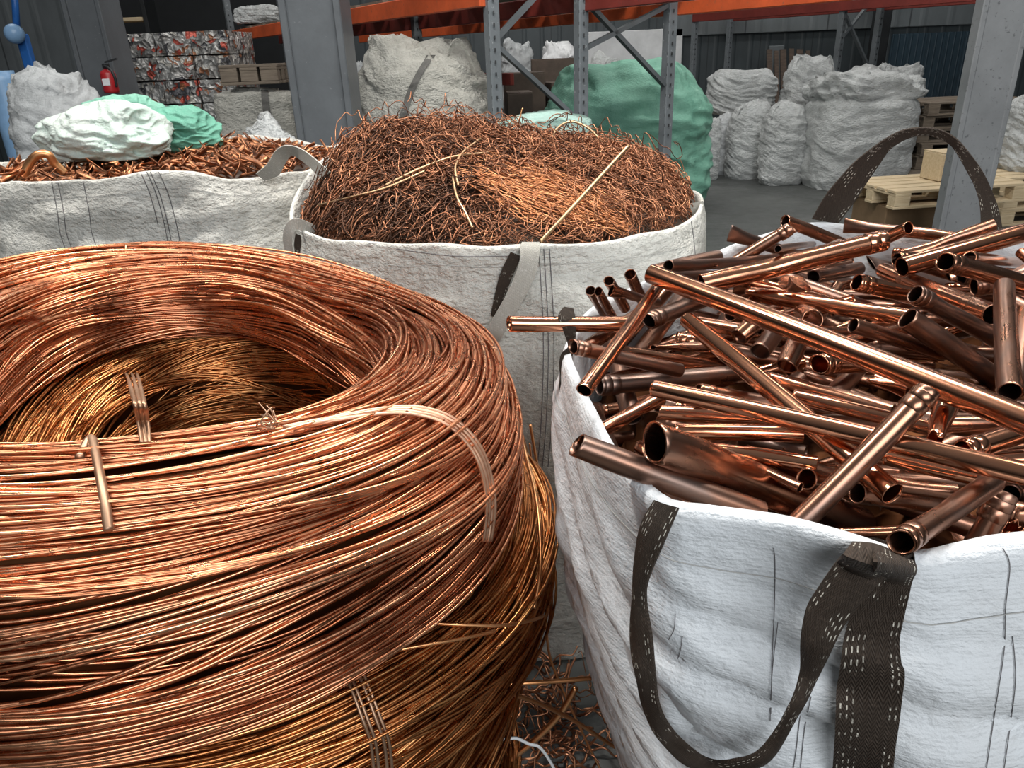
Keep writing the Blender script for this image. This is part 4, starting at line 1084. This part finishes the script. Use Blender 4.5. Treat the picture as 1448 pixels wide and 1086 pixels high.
def sack(name, label, cat, px0, px1, pyt, Y, mat, seed, group=None, z0=0.0, dep=.85, e=3.0, top='crumple', wr=.05, rz=0.0, belly=.06, ns=110, nz=76, pyb=None, hw=(1, 9), loops=0, loopmat=None, kind='crumple'):
    if pyb is not None: Y = on_z((px0 + px1) / 2, pyb, z0)[1]
    a = on_y(px0, pyt + 40, Y); b = on_y(px1, pyt + 40, Y); tp = on_y((px0 + px1) / 2, pyt, Y)
    w = b[0] - a[0]; h = tp[2] - z0; d = w * dep; cx = (a[0] + b[0]) / 2; cy = Y + (d / 2 if pyb is not None else 0); cx *= cy / Y
    t = thing(name, label, cat, (cx, cy, z0), rz, group)
    rows = []
    an = np.arange(ns) * 2 * PI / ns
    ex = np.sign(np.cos(an)) * np.abs(np.cos(an)) ** (2 / e); ey = np.sign(np.sin(an)) * np.abs(np.sin(an)) ** (2 / e)
    wb = w / (1 + belly)
    for k in range(nz):
        q = k / (nz - 1)
        if top == 'crumple': rad = 1.0 if q < .72 else math.sqrt(max(0, 1 - ((q - .72) / .30) ** 2)) * .72 + .28
        elif top == 'skirt': rad = (1.0 - .07 * math.exp(-((q - .78) / .03) ** 2)) if q < .86 else 1.02 * math.sqrt(max(0, 1 - ((q - .86) / .17) ** 2)) * .6 + .4
        elif top == 'open': rad = 1.0 - .05 * max(0, q - .8) / .2
        elif top == 'dome': rad = math.sqrt(max(0, 1 - max(0, (q - .25) / .76) ** 2.4))
        else: rad = 1.0
        if q > .985 and top != 'open': rad *= .55
        rad *= (1 + belly * math.sin(PI * min(1, q * 1.1))) * (.90 + .10 * min(1, q / .08))
        P = np.stack([ex * wb / 2 * rad, ey * d / 2 * rad, np.full(ns, q * h)], -1)
        sw = max(w, .4)
        n1 = vnoise(P * [1, 1, 1.8], 3.2 / sw, seed)
        sl = P @ np.array([[1, 0, .35], [0, 1, -.3], [0, 0, 1]])
        n2 = 1 - 3.2 * np.abs(vnoise(sl * [hw[0], hw[0], hw[1] * .55], 2.6 / sw, seed + 3))
        n3 = 1 - 3.2 * np.abs(vnoise(sl * [1.4, 1.4, 2.6], 7.0 / sw, seed + 5))
        dsp = wr * w * (n1 * .9 + .34 * n2 + .22 * n3)
        P[:, :2] *= (1 + dsp / np.maximum(np.linalg.norm(P[:, :2], axis=1), w * .12))[:, None]
        zw = min(1, max(0, (q - .6) / .35)) * (.25 if top == 'flat' else 1)
        if top == 'skirt' and q > .78: P[:, :2] *= (1 + .07 * n2 + .05 * n3)[:, None]
        P[:, 2] += zw * h * .10 * (vnoise(P * [1, 1, .2], 2.4 / sw, seed + 8) * .75 + .10 * n3) * (1.5 if q > .9 else 1)
        rows.append(P)
    if top == 'open':
        for dz in (.02, .1):
            q_ = rows[nz - 1].copy(); q_[:, :2] *= .93 - dz * .6; q_[:, 2] -= dz * h; rows.append(q_)
    cap = rows[-1].mean(0); q_ = np.tile(cap, (ns, 1)) + (rows[-1] - cap) * .02; rows.append(q_)
    A = np.array(rows); i, j = np.meshgrid(np.arange(len(rows) - 1), np.arange(ns), indexing='ij'); j2 = (j + 1) % ns
    body = mesh_np('sack_body', A.reshape(-1, 3), np.stack([i * ns + j, i * ns + j2, (i + 1) * ns + j2, (i + 1) * ns + j], -1).reshape(-1, 4), mat, t)
    g = np.random.default_rng(seed)
    for k in range(loops):
        a0 = PI / 4 + k * PI / 2 + PI; r0 = .40
        c0 = np.array([math.cos(a0) * w * r0, math.sin(a0) * d * r0, h * .86])
        pts = []
        for s_ in np.linspace(0, 1, 7):
            pts.append(c0 + np.array([(s_ - .5) * w * .26, g.normal(0, .01), math.sin(PI * s_) * h * .16 - .02]))
        pts = np.array(pts)
        ribbon('lifting_loop', pts, pts + np.array([0, .02, -.045 * w]), loopmat or mat, t, 24, .006, 3)
    t['_dim'] = 0; del t['_dim']
    return t, (cx, cy, z0, w, d, h)
G1 = 'white sacks on the far floor'
sack('bulk_sack', 'white woven sack with open folded top, first in the row right of the green sack', 'sack', 1029, 1090, 152, 0, M_SACKW, 31, G1, pyb=254, wr=.045, loops=2, e=2.8)
sack('bulk_sack', 'white woven sack between the narrow sack and the big pale sack', 'sack', 1078, 1140, 150, 0, M_SACKW, 32, G1, pyb=263, wr=.05, loops=1, e=2.8)
t, dm = sack('bulk_bag', 'big pale grey bulk bag with loose crumpled film top', 'bulk bag', 1144, 1290, 106, 0, M_SACKW, 33, G1, pyb=270, wr=.04, top='skirt', e=3.4, dep=.8, hw=(1.2, 4))
sack('bulk_bag', 'white bulk bag with tied ears standing on the pallet behind the sack row', 'bulk bag', 1002, 1092, 98, 10.6, M_SACKW, 35, G1, z0=.70, wr=.05, loops=3, e=3.5, dep=.7)
sack('bulk_bag', 'white crumpled bag with upright ears behind the narrow sacks', 'bulk bag', 1108, 1178, 80, 10.3, M_SACKW, 36, G1, z0=0, wr=.07, loops=3, e=3, dep=.7)
sack('bulk_bag', 'white bag with upright ear behind the big pale bag at right', 'bulk bag', 1225, 1300, 92, 10.4, M_SACKW, 37, G1, z0=0, wr=.07, loops=3, e=3, dep=.7)
sack('bulk_sack', 'small white sack close beside the green sack', 'sack', 994, 1018, 166, 9.6, M_SACKW, 38, G1, wr=.06, dep=1, e=2.6)
sack('bulk_sack', 'small grey sack between the green sack and the white row', 'sack', 1012, 1034, 160, 10.0, M_SACKG, 39, G1, wr=.06, dep=1, e=2.6)
sack('bulk_sack', 'thin white sack poking up behind the green sack edge', 'sack', 975, 996, 140, 9.4, M_SACKW, 40, G1, wr=.06, dep=1, e=2.6)
sack('bulk_bag', 'white bag on pallets at the right edge behind the column', 'bulk bag', 1428, 1530, 128, 6.9, M_SACKW, 41, None, z0=.42, wr=.05, e=3.4)
# green and mint sacks
sack('green_sack', 'large green woven sack beyond the rack posts', 'sack', 768, 1000, 98, 7.9, M_GREENB, 42, None, wr=.06, e=2.7, dep=.7, hw=(1, 7), belly=.10)
sack('clear_film_sack', 'pale mint plastic sack behind the wire tangle', 'sack', 700, 838, 160, 4.9, M_MINTD, 43, None, wr=.03, e=3.6, dep=.6, hw=(1, 4), top='flat')
o_, dmw = sack('bulk_bag', 'cream bulk bag with dark strap behind the wire tangle', 'bulk bag', 503, 692, 60, 6.0, M_SACKC, 44, None, wr=.06, e=3.2, dep=.8, loops=2, belly=.06)
strap_on(o_, next(c_ for c_ in o_.children if c_.name.startswith('sack_body')), [(616, 78), (600, 100), (586, 130), (574, 165), (564, 200), (552, 240)], [(604, 78), (588, 104), (574, 134), (564, 168), (557, 202), (546, 240)], M_STRAPG, label='dark grey strap')
# left side sacks
sack('grey_film_sack', 'grey translucent sack at the far left below the blue fixture', 'sack', 12, 140, 98, 6.0, M_SACKG, 45, None, wr=.05, e=2.6, dep=.8, belly=.1)
sack('mint_sack', 'crumpled white and mint sack lying on the left bag', 'sack', 66, 238, 142, 2.86, M_MINT, 46, None, z0=RZL + .004, wr=.12, e=2.4, dep=.55, top='dome', belly=.02, hw=(1, 5))
sack('green_cloth', 'green woven sheet bunched beside the mint sack', 'cloth', 205, 308, 150, 3.02, M_GREEN, 47, None, z0=RZL + .004, wr=.15, e=2.2, dep=.6, top='dome', hw=(2, 5))
sack('green_cloth', 'green woven sheet draped behind the mint sack', 'cloth', 100, 250, 132, 3.14, M_GREENB, 48, None, z0=RZL + .004, wr=.08, e=2.4, dep=.25, top='dome', hw=(2, 5))
o_, dmr = sack('bulk_bag', 'cream bulk bag with grey strap below the pallet at left', 'bulk bag', 312, 425, 124, 6.4, M_SACKC, 49, None, wr=.03, e=4, dep=.8, top='flat', belly=.03)
strap_on(o_, next(c_ for c_ in o_.children if c_.name.startswith('sack_body')), [(369, 128), (371, 150), (375, 180), (380, 206)], [(379, 128), (381, 150), (387, 180), (391, 206)], M_STRAPG, label='grey strap')
sack('white_film', 'crumpled white film bundle in front of the grey column foot', 'plastic film', 342, 434, 184, 4.2, M_SACKW, 50, None, wr=.08, e=2.6, dep=.6, hw=(2, 5), top='crumple')
sack('white_film', 'white film bundle between the left column and the can bales', 'plastic film', 158, 186, 92, 8.0, M_SACKW, 51, None, wr=.07, e=2.6, dep=.8)

# ------------------------------------------------------------------ can bales
BY = 8.6
x0 = on_y(172, 100, BY)[0]; x1 = on_y(326, 100, BY)[0]; zt = on_y(250, 44, BY)[2]
NL = 8; lw = (x1 - x0) / 3; lh = zt / NL
words = ['topmost', 'second', 'third', 'fourth', 'fifth', 'sixth', 'seventh', 'lowest']
for r_ in range(NL):
    for c_ in range(3):
        g = np.random.default_rng(r_ * 10 + c_ + 400)
        n = 9; mbx = MB().box((0, 0, 0), (1, 1, 1))
        # subdivided rounded block with dented faces
        vs = {}; V = []; F = []
        def vid(i, j, k):
            key = (i, j, k)
            if key not in vs:
                p = np.array([i / 6 - .5, j / 6 - .5, k / 3 - .5]) ; vs[key] = len(V); V.append(p)
            return vs[key]
        NX, NY, NZ = 6, 6, 3
        for i in range(NX):
            for j in range(NY):
                F.append((vid(i, j, 0), vid(i, j + 1, 0), vid(i + 1, j + 1, 0), vid(i + 1, j, 0))); F.append((vid(i, j, NZ), vid(i + 1, j, NZ), vid(i + 1, j + 1, NZ), vid(i, j + 1, NZ)))
            for k in range(NZ):
                F.append((vid(i, 0, k), vid(i + 1, 0, k), vid(i + 1, 0, k + 1), vid(i, 0, k + 1))); F.append((vid(i, NY, k), vid(i, NY, k + 1), vid(i + 1, NY, k + 1), vid(i + 1, NY, k)))
        for j in range(NY):
            for k in range(NZ):
                F.append((vid(0, j, k), vid(0, j, k + 1), vid(0, j + 1, k + 1), vid(0, j + 1, k))); F.append((vid(NX, j, k), vid(NX, j + 1, k), vid(NX, j + 1, k + 1), vid(NX, j, k + 1)))
        V = np.array(V); corner = (np.abs(V) > .49).sum(1)
        V = V * np.where(corner >= 2, .975, 1.0)[:, None]
        V = V * np.array([lw * .985, .95, lh * .97]) + g.normal(0, .006, V.shape) * np.array([1, 2, .5])
        V[:, 2] = np.clip(V[:, 2], -lh * .492, lh * .492); V[:, 0] = np.clip(V[:, 0], -lw * .494, lw * .494)
        o = mesh_np('can_bale', V, F, M_CAN, None, False)
        o.location = (x0 + lw * (c_ + .5) , BY + .5 + g.normal(0, .02), zt - lh * (r_ + .5))
        tag(o, f'pressed can bale, {("left", "middle", "right")[c_]} one in the {words[r_]} layer of the stack', 'can bale', 'stacked bales of crushed cans')

# ------------------------------------------------------------------ pallets, boxes
def pallet(label, cx, cy, z, w=1.2, d=.8, rz=0.0, mat=None, group='wooden pallets'):
    mat = mat or M_WOOD
    t = thing('wooden_pallet', label, 'pallet', (cx, cy, z), rz, group)
    for i in range(3):
        for j in range(3): MB().box(((i - 1) * (w / 2 - .07), (j - 1) * (d / 2 - .05), .061), (.13, .1, .078), bev=.004).build('block', mat, t)
    for j in range(3): MB().box((0, (j - 1) * (d / 2 - .05), .011), (w, .1, .022), bev=.003).build('bottom_board', mat, t)
    for i in range(3): MB().box(((i - 1) * (w / 2 - .07), 0, .111), (.13, d, .022), bev=.003).build('cross_board', mat, t)
    for j in range(5): MB().box((0, (j - 2) * (d / 2 - .06) / 2, .133), (w, .115, .022), bev=.003).build('deck_board', mat, t)
    return t
def card_box(label, cx, cy, z, w, d, h, rz=0, mat=None, name='cardboard_box', cat='box', group=None):
    t = thing(name, label, cat, (cx, cy, z), rz, group)
    MB().box((0, 0, h / 2), (w, d, h), bev=.006).build('carton', mat or M_CARD, t)
    for s_ in (-1, 1): MB().box((s_ * w / 4, 0, h + .004), (w / 2 - .004, d * .99, .006)).build('flap', mat or M_CARD, t)
    return t
p = on_z(1290, 330, 0)
card_box('brown cardboard box on the floor under the pallet beside the right column', on_y(1282, 300, 6.05)[0] + .10, 6.3, 0, .62, .5, .30, .1)
pallet('pale wooden pallet lying on the cardboard box beside the right column', on_y(1310, 280, 6.05)[0] + .16, 6.25, .315, 1.15, .7, .12)
c = on_y(1342, 250, 6.2); card_box('small wooden crate block standing on the pale pallet', c[0] + .03, 6.3, .462, .3, .25, .22, .1, M_WOOD, 'wooden_crate', 'crate')
for k in range(3):
    pallet(['pale pallet at the right edge, lowest under the white bag', 'pale pallet at the right edge, middle of three under the white bag', 'pale pallet at the right edge, topmost under the white bag'][k], on_y(1500, 250, 6.6)[0], 6.9, k * .146 * .95, 1.2, .8, .1)
c = on_z(1255, 272, 0); pallet('wooden pallet on the floor under the big pale bag', c[0] + .55, c[1] + .35, 0, .62, .6, .1, M_WOODD)
c = on_z(1330, 240, 0)
for k in range(6):
    pallet(f'weathered pallet in the dark stack right of the big bag, {["lowest", "second", "third", "fourth", "fifth", "topmost"][k]}', on_y(1358, 150, 9.2)[0], 9.2, k * .146, 1.25, .8, .05 * (k % 3 - 1), M_WOODD, 'dark pallet stack')
for k in range(4):
    pallet(f'weathered pallet under the white bag behind the sack row, {["lowest", "second", "third", "topmost"][k]}', on_y(1047, 140, 10.6)[0], 10.6, k * .146, 1.15, .8, .04 * (k % 2), M_WOODD, 'pallets behind the sacks')
c = on_z(1305, 237, 0); o = MB().box((c[0], c[1] + .3, .012), (1.1, .9, .02), .2).build('flattened_carton', M_PAPER); tag(o, 'flattened white and yellow printed carton on the far floor', 'carton')
pallet('dirty pallet lying on top of the strapped cream bag at left', dmr[0] + .03, dmr[1] - .05, dmr[5] + .03, .44, .42, .05, M_WOODD)

# ------------------------------------------------------------------ racks
dR = np.array([-.52, .854]); nR = np.array([.854, .52])
PA = on_y(697, 70, 5.5)[:2]
def solve_s(px, py):
    best = min((abs(proj(np.array([*(PA + s * nR), 1.4]))[0][0] - px), s) for s in np.linspace(.2, 2.6, 500)); return best[1]
s1 = solve_s(822, 70); s2 = solve_s(945, 70)
rackA = thing('pallet_rack', 'orange and grey pallet rack beyond the wire tangle', 'rack', (0, 0, 0))
def post(xy, w=.085, par=rackA, z=3.2, mat=None):
    mb = MB()
    mb.box((*xy, z / 2), (w, w * .9, z), rz=math.atan2(nR[1], nR[0]), bev=.006)
    mb.box((*xy, .01), (w * 1.8, w * 1.8, .02), rz=math.atan2(nR[1], nR[0]))
    o = mb.build('post', mat or M_POST, par)
    hb = MB()
    for k in range(18):
        for s_ in (-1, 1): hb.box((xy[0] + s_ * .016 - .5 * w * .9 * 0, xy[1] - w * .52, .9 + k * .075), (.010, .012, .020))
    tag(hb.build('slot', M_BLACK, o), kind='stuff')
    return o
ps = {}
LX = min((abs(proj(np.array([*(PA + dR * l), 1.6]))[0][0] - 334), l) for l in np.linspace(3, 9, 400))[1]
for nm, s in (('a', 0), ('b', s1), ('c', s2)):
    for L_ in (0, 2.7, LX):
        if L_ > 3 and nm == 'c': continue
        xy = PA + s * nR + dR * L_; ps[nm, L_] = xy; post(xy)
def p3(xy, z): return (xy[0], xy[1], z)
for L_ in (0,):
    for u, v in (('a', 'b'), ('b', 'c')):
        A_, B_ = ps[u, L_], ps[v, L_]
        for z0, z1 in ((1.62, 1.05), (1.62, 2.2)) if u == 'a' else ((1.9, 1.25), (1.55, 1.85)):
            MB().bar(p3(A_, z0), p3(B_, z1), .045, .03).build('brace', M_BRACE, rackA)
def beam(s, l0, l1, z, h, mat, par=rackA, o0=PA):
    a = o0 + s * nR + dR * l0; b = o0 + s * nR + dR * l1
    return MB().bar(p3(a, z), p3(b, z), .05, h, bev=.006).build('beam', mat, par)
ZB = 1.90
beam(-.06, 0, LX, ZB, .13, M_ORANGE); beam(s1 + .03, -3, 5.4, ZB - .035, .13, M_REDD); beam(s2 + .06, -2.0, 6.5, ZB - .085, .095, M_ORANGE)
beam(s1 - .1, 2.7, 7, ZB - .05, .11, M_REDD)
beam(s2 + .06, 2.4, 6.5, 1.30, .12, M_REDD)
# shelf boards
for k in range(int(LX / .62)):
    a = PA + dR * (.2 + k * .62); MB().bar(p3(a + nR * .02, ZB + .09), p3(a + nR * (s1 - .02), ZB + .09), .5, .02).build('shelf_board', M_WOODD, rackA)
for k in range(6):
    a = PA + dR * (.1 + k * .62) + nR * s1; MB().bar(p3(a + nR * .05, ZB + .07), p3(a + nR * (s2 - s1), ZB + .07), .5, .02).build('shelf_board', M_WOODD, rackA)
# far rack
PB = on_y(1187, 60, 10.9)[:2]; ZC = on_y(1187, 8, 10.9)[2]
rackB = thing('pallet_rack', 'dark red pallet rack farther back above the white sacks', 'rack', (0, 0, 0))
pB0 = post(PB, .085, rackB, 3.2, M_BRACE); pB1 = post(PB + dR * 2.7, .085, rackB); pB2 = post(PB + nR * .8, .085, rackB, 3.2, M_BRACE); pB3 = post(PB + nR * .8 + dR * 2.7, .085, rackB)
beam(-.05, -4, 2.7, ZC, .13, M_REDD, rackB, PB); beam(.85, -4, 2.7, ZC, .13, M_REDD, rackB, PB)
MB().bar(p3(PB, 1.55), p3(PB + nR * .8, 2.2), .045, .03).build('brace', M_BRACE, rackB); MB().bar(p3(PB, 1.9), p3(PB + nR * .8, 1.1), .045, .03).build('brace', M_BRACE, rackB)
sack('white_film', 'white film bundle on the rack shelf left of the grey column', 'plastic film', 340, 402, 8, PA[1] + dR[1] * LX * .93, M_SACKW, 52, None, z0=2.03, wr=.09, e=2.6, dep=.8, hw=(2, 4))
# boxes and stock inside the rack
g = np.random.default_rng(77)
stock = [(712, 770, 104, 8.9, 'dark brown carton behind the grey rack post'), (774, 806, 118, 8.9, 'torn brown carton low in the rack'), (716, 752, 132, 8.2, 'small dark carton beside the grey rack post'), (752, 815, 84, 9.8, 'dark carton below the silver bundle in the rack')]
for xa, xb, yt, Y, lb in stock:
    a = on_y(xa, yt, Y); b = on_y(xb, yt, Y); h = (a[2] + b[2]) / 2
    card_box(lb, (a[0] + b[0]) / 2, Y + .25, 0, b[0] - a[0], .5, h, g.normal(0, .06), M_DARKB if g.random() < .6 else M_CARD, group='cartons in the rack')
sack('film_bundle', 'shiny silver film bundle deep in the rack', 'plastic film', 762, 816, 58, 10.8, M_WHITE, 55, None, wr=.09, e=2.6, dep=.7)
sack('film_bundle', 'clear film bundle left of the silver bundle in the rack', 'plastic film', 706, 756, 62, 11.0, M_SACKG, 56, None, wr=.09, e=2.6, dep=.7)
sack('film_bundle', 'white bundle on the floor behind the green sack', 'plastic film', 828, 890, 78, 9.9, M_SACKW, 57, None, wr=.06, e=2.6, dep=.7)
sack('film_bundle', 'grey film bundle behind the cream bag near the grey column', 'plastic film', 492, 530, 92, 7.4, M_SACKG, 58, None, wr=.06, e=2.8, dep=.7)

# leaning boards at the far wall
for k, (xa, yt, w_, c_) in enumerate([(1096, 70, .12, 0), (1106, 72, .1, 1), (1116, 70, .14, 0), (1128, 69, .12, 1), (1140, 70, .15, 0), (1152, 72, .1, 1)]):
    Yl = 13.2; a = on_y(xa, yt, Yl); h = a[2]
    o = MB().bar((a[0], Yl - .25, .02), (a[0] + .02, Yl + .35, h), w_ * .7, .03, up=(0, 1, 0)).build('leaning_board', M_PLANK)
    tag(o, f'dark board leaning on the far wall, {["first", "second", "third", "fourth", "fifth", "last"][k]} from the left', 'board', 'boards leaning on the far wall')
# shelf of timber behind the left column
a = on_y(142, 40, 12.6); b = on_y(212, 40, 12.6)
t = thing('timber_shelf', 'dark shelf of pale timber boards behind the left column', 'shelf', ((a[0] + b[0]) / 2, 12.7, 0)); ws = b[0] - a[0]
for sx_ in (-1, 1): MB().box((sx_ * ws / 2, 0, 1.3), (.06, .4, 2.6), bev=.005).build('upright', M_BLACK, t)
for yy in (28, 52, 74): MB().box((0, 0, on_y(177, yy, 12.6)[2]), (ws - .08, .4, .05), bev=.006).build('timber_board', M_WOOD, t)

# fire extinguisher on the left column
a = on_y(150, 112, 6.95); b = on_y(139, 112, 6.95); r_ = (a[0] - b[0]) * .95; ztop = on_y(149, 97, 6.95)[2]; zbot = on_y(149, 132, 6.95)[2]
t = thing('fire_extinguisher', 'red fire extinguisher hanging beside the left steel column', 'fire extinguisher', (a[0] , 7.0, zbot))
hh = ztop - zbot
MB().lathe([(.001, 0), (r_ * .95, .0), (r_, .02), (r_, hh * .78), (r_ * .8, hh * .9), (r_ * .35, hh * .97), (r_ * .3, hh)], n=20).build('cylinder', M_RED, t, True)
MB().box((0, 0, hh + .02), (.05, .04, .04), bev=.005).bar((0, 0, hh + .05), (.11, 0, hh + .075), .025, .012).build('valve_handle', M_BLACK, t)
MB().tube(catmull([(.0, -.03, hh + .02), (r_ * .9, -.05, hh * .95), (r_ * 1.25, -.05, hh * .6), (r_ * 1.1, -.04, hh * .25)], 20), .012, 8).build('hose', M_BLACK, t, True)
MB().box((0, -r_ * .98, hh * .45), (r_ * 1.0, .01, hh * .28), bev=.003).build('instruction_label', M_WHITE, t)
# blue fixture
a = on_y(26, 48, 7.6)
t = thing('blue_fan', 'round pale blue fixture on a blue post at the far left', 'fixture', (a[0], 7.6, 0))
MB().box((0, .05, a[2] / 2), (.09, .08, a[2]), bev=.01).build('post', M_BLUE, t)
rr_ = .085
n_ = 10; prof = [(rr_ * math.sin(PI * k / n_) + 1e-4, -rr_ * math.cos(PI * k / n_)) for k in range(n_ + 1)]
MB().lathe(prof, (0, -.06, a[2]), 20).build('globe', M_BLUE2, t, True)
MB().tube([(0, 0, a[2] + .05), (.03, .03, a[2] + .25), (.09, .04, a[2] + .6)], .03, 8).build('pipe', M_BLUE, t, True)
for xa, yt, yb_, mt, lb in [(6, 100, 150, M_BLUE2, 'pale blue drum at the left edge'), ]:
    a = on_y(xa, yt, 7.0); w_ = .12
    t = thing('blue_drum', lb, 'drum', (a[0] - .05, 7.0, 0))
    MB().lathe([(.001, 0), (w_, 0), (w_, a[2] * .3), (w_ * 1.04, a[2] * .32), (w_, a[2] * .34), (w_, a[2] * .95), (w_ * .95, a[2]), (.001, a[2])], n=24).build('shell', mt, t, True)

# ------------------------------------------------------------------ floor scrap between coil and pipe bag
def scrapwire():
    g = np.random.default_rng(60); Ps = []
    for k in range(200):
        c = on_z(g.uniform(690, 830), g.uniform(890, 1090), 0.0); c = c + np.array([0, g.uniform(-.12, .15), 0])
        if not (-.05 < c[0] < .20) or not (1.14 < c[1] < 1.47): continue
        if c[0] > .10 + (1.6 - c[1]) * .25: continue
        a = g.uniform(0, 2 * PI); pts = [c + np.array([0, 0, g.uniform(.004, .22) * g.random()])]
        for i in range(8):
            a += g.normal(0, .6); pts.append(pts[-1] + np.array([math.cos(a) * .018, math.sin(a) * .018, g.normal(0, .016)]))
        pts = np.array(pts); pts[:, 2] = np.maximum(pts[:, 2], .004); Ps.append(catmull(pts, 18))
    P = np.array(Ps); V, F = tube_np(P, g.uniform(.0012, .0035, (len(P), 1)) * np.ones((1, 18)), 6)
    o = mesh_np('copper_wire_scraps', V, F, M_TANGLE, None, True, tone=np.repeat(g.uniform(.3, 1, len(P)), 18 * 6))
    tag(o, 'loose copper wire scraps on the floor between the coils and white bag', 'scrap', kind='stuff')
scrapwire()
def rod(px, Ys, r, mat, label, name='copper_rod'):
    o = strand(name, [on_y(x, y, Y) for (x, y), Y in zip(px, Ys)], r, mat, None, 30, 10)
    return tag(o, label, 'rod', 'loose rods between the coils and the white bag')
rod([(690, 968), (740, 966), (790, 963), (836, 959)], [.86, .86, .87, .88], .0036, M_ROD, 'short golden rod end pointing at the white bag')
rod([(686, 971), (750, 990), (810, 1018), (856, 1048), (888, 1068)], [.86, .90, .94, .97, .98], .0036, M_ROD, 'long thin rod sloping down beside the white bag')
rod([(706, 1084), (750, 1052), (790, 1012), (814, 972)], [.98, .99, 1.0, 1.01], .0058, M_ROD, 'thick pale copper rod with clear plastic tie')
g = np.random.default_rng(90)
for k in range(9):
    x0_, y0_ = g.uniform(728, 752), g.uniform(590, 680); x1_ = g.uniform(748, 782); y1_ = g.uniform(840, 930); bx = g.uniform(762, 790)
    strand('loose_end', [on_y(x0_, y0_, 1.22), on_y(x0_ * .5 + bx * .5, y0_ * .7 + y1_ * .3, 1.25), on_y(bx, y0_ * .4 + y1_ * .6, 1.27), on_y(x1_, y1_, 1.24)], float(g.uniform(.0016, .003)), M_ROD, k2, 40, 7)
rod([(772, 880), (778, 930), (800, 985), (830, 1050), (850, 1090)], [1.3, 1.3, 1.28, 1.25, 1.22], .003, M_ROD, 'thin wire hanging along the white bag foot')
o = strand('plastic_tie', [on_y(x, y, .975) for x, y in [(712, 1046), (730, 1044), (748, 1052), (762, 1056), (775, 1072), (786, 1092)]], .003, M_TIEP, None, 30, 6)
tag(o, 'clear plastic tie knotted on the thick pale rod', 'tie')

# ------------------------------------------------------------------ light
w = bpy.data.worlds.new('hall_light'); scene.world = w; w.use_nodes = True
nt = w.node_tree; bg = nt.nodes['Background']
tc = nt.nodes.new('ShaderNodeTexCoord'); sx = nt.nodes.new('ShaderNodeSeparateXYZ'); nt.links.new(tc.outputs['Generated'], sx.inputs[0])
rp_ = nt.nodes.new('ShaderNodeValToRGB'); e = rp_.color_ramp
e.elements[0].position = .0; e.elements[0].color = (.03, .03, .03, 1); e.elements[1].position = 1.0; e.elements[1].color = (.62, .66, .70, 1)
x = e.elements.new(.25); x.color = (.16, .17, .18, 1)
nt.links.new(sx.outputs[2], rp_.inputs[0]); nt.links.new(rp_.outputs[0], bg.inputs[0]); bg.inputs[1].default_value = .30
def area(name, loc, target, sx_, sy_, power, color=(1, 1, 1)):
    l = bpy.data.lights.new(name, 'AREA'); l.shape = 'RECTANGLE'; l.size = sx_; l.size_y = sy_; l.energy = power; l.color = color
    o = bpy.data.objects.new(name, l); COL.objects.link(o); o.location = loc
    o.rotation_euler = (Vector(target) - Vector(loc)).to_track_quat('-Z', 'Y').to_euler()
    return o
area('open_gate_light', (1.2, -4.5, 4.2), (0.2, 1.2, .9), 5.0, 3.0, 330, (.93, .97, 1.0))
for k, (x_, y_) in enumerate([(-2.6, 1.8), (.2, 2.6), (2.8, 2.0), (-2.2, 7.5), (1.2, 7.8), (4.4, 7.5), (-5.5, 9), (-.5, 12), (5, 12)]):
    area('hall_lamp', (x_, y_, 5.6), (x_, y_, 0), 1.8, .35, 190 if y_ < 4 else 60, (1.0, .97, .92))
scene.view_settings.view_transform = 'Standard'
scene.view_settings.exposure = 0.0
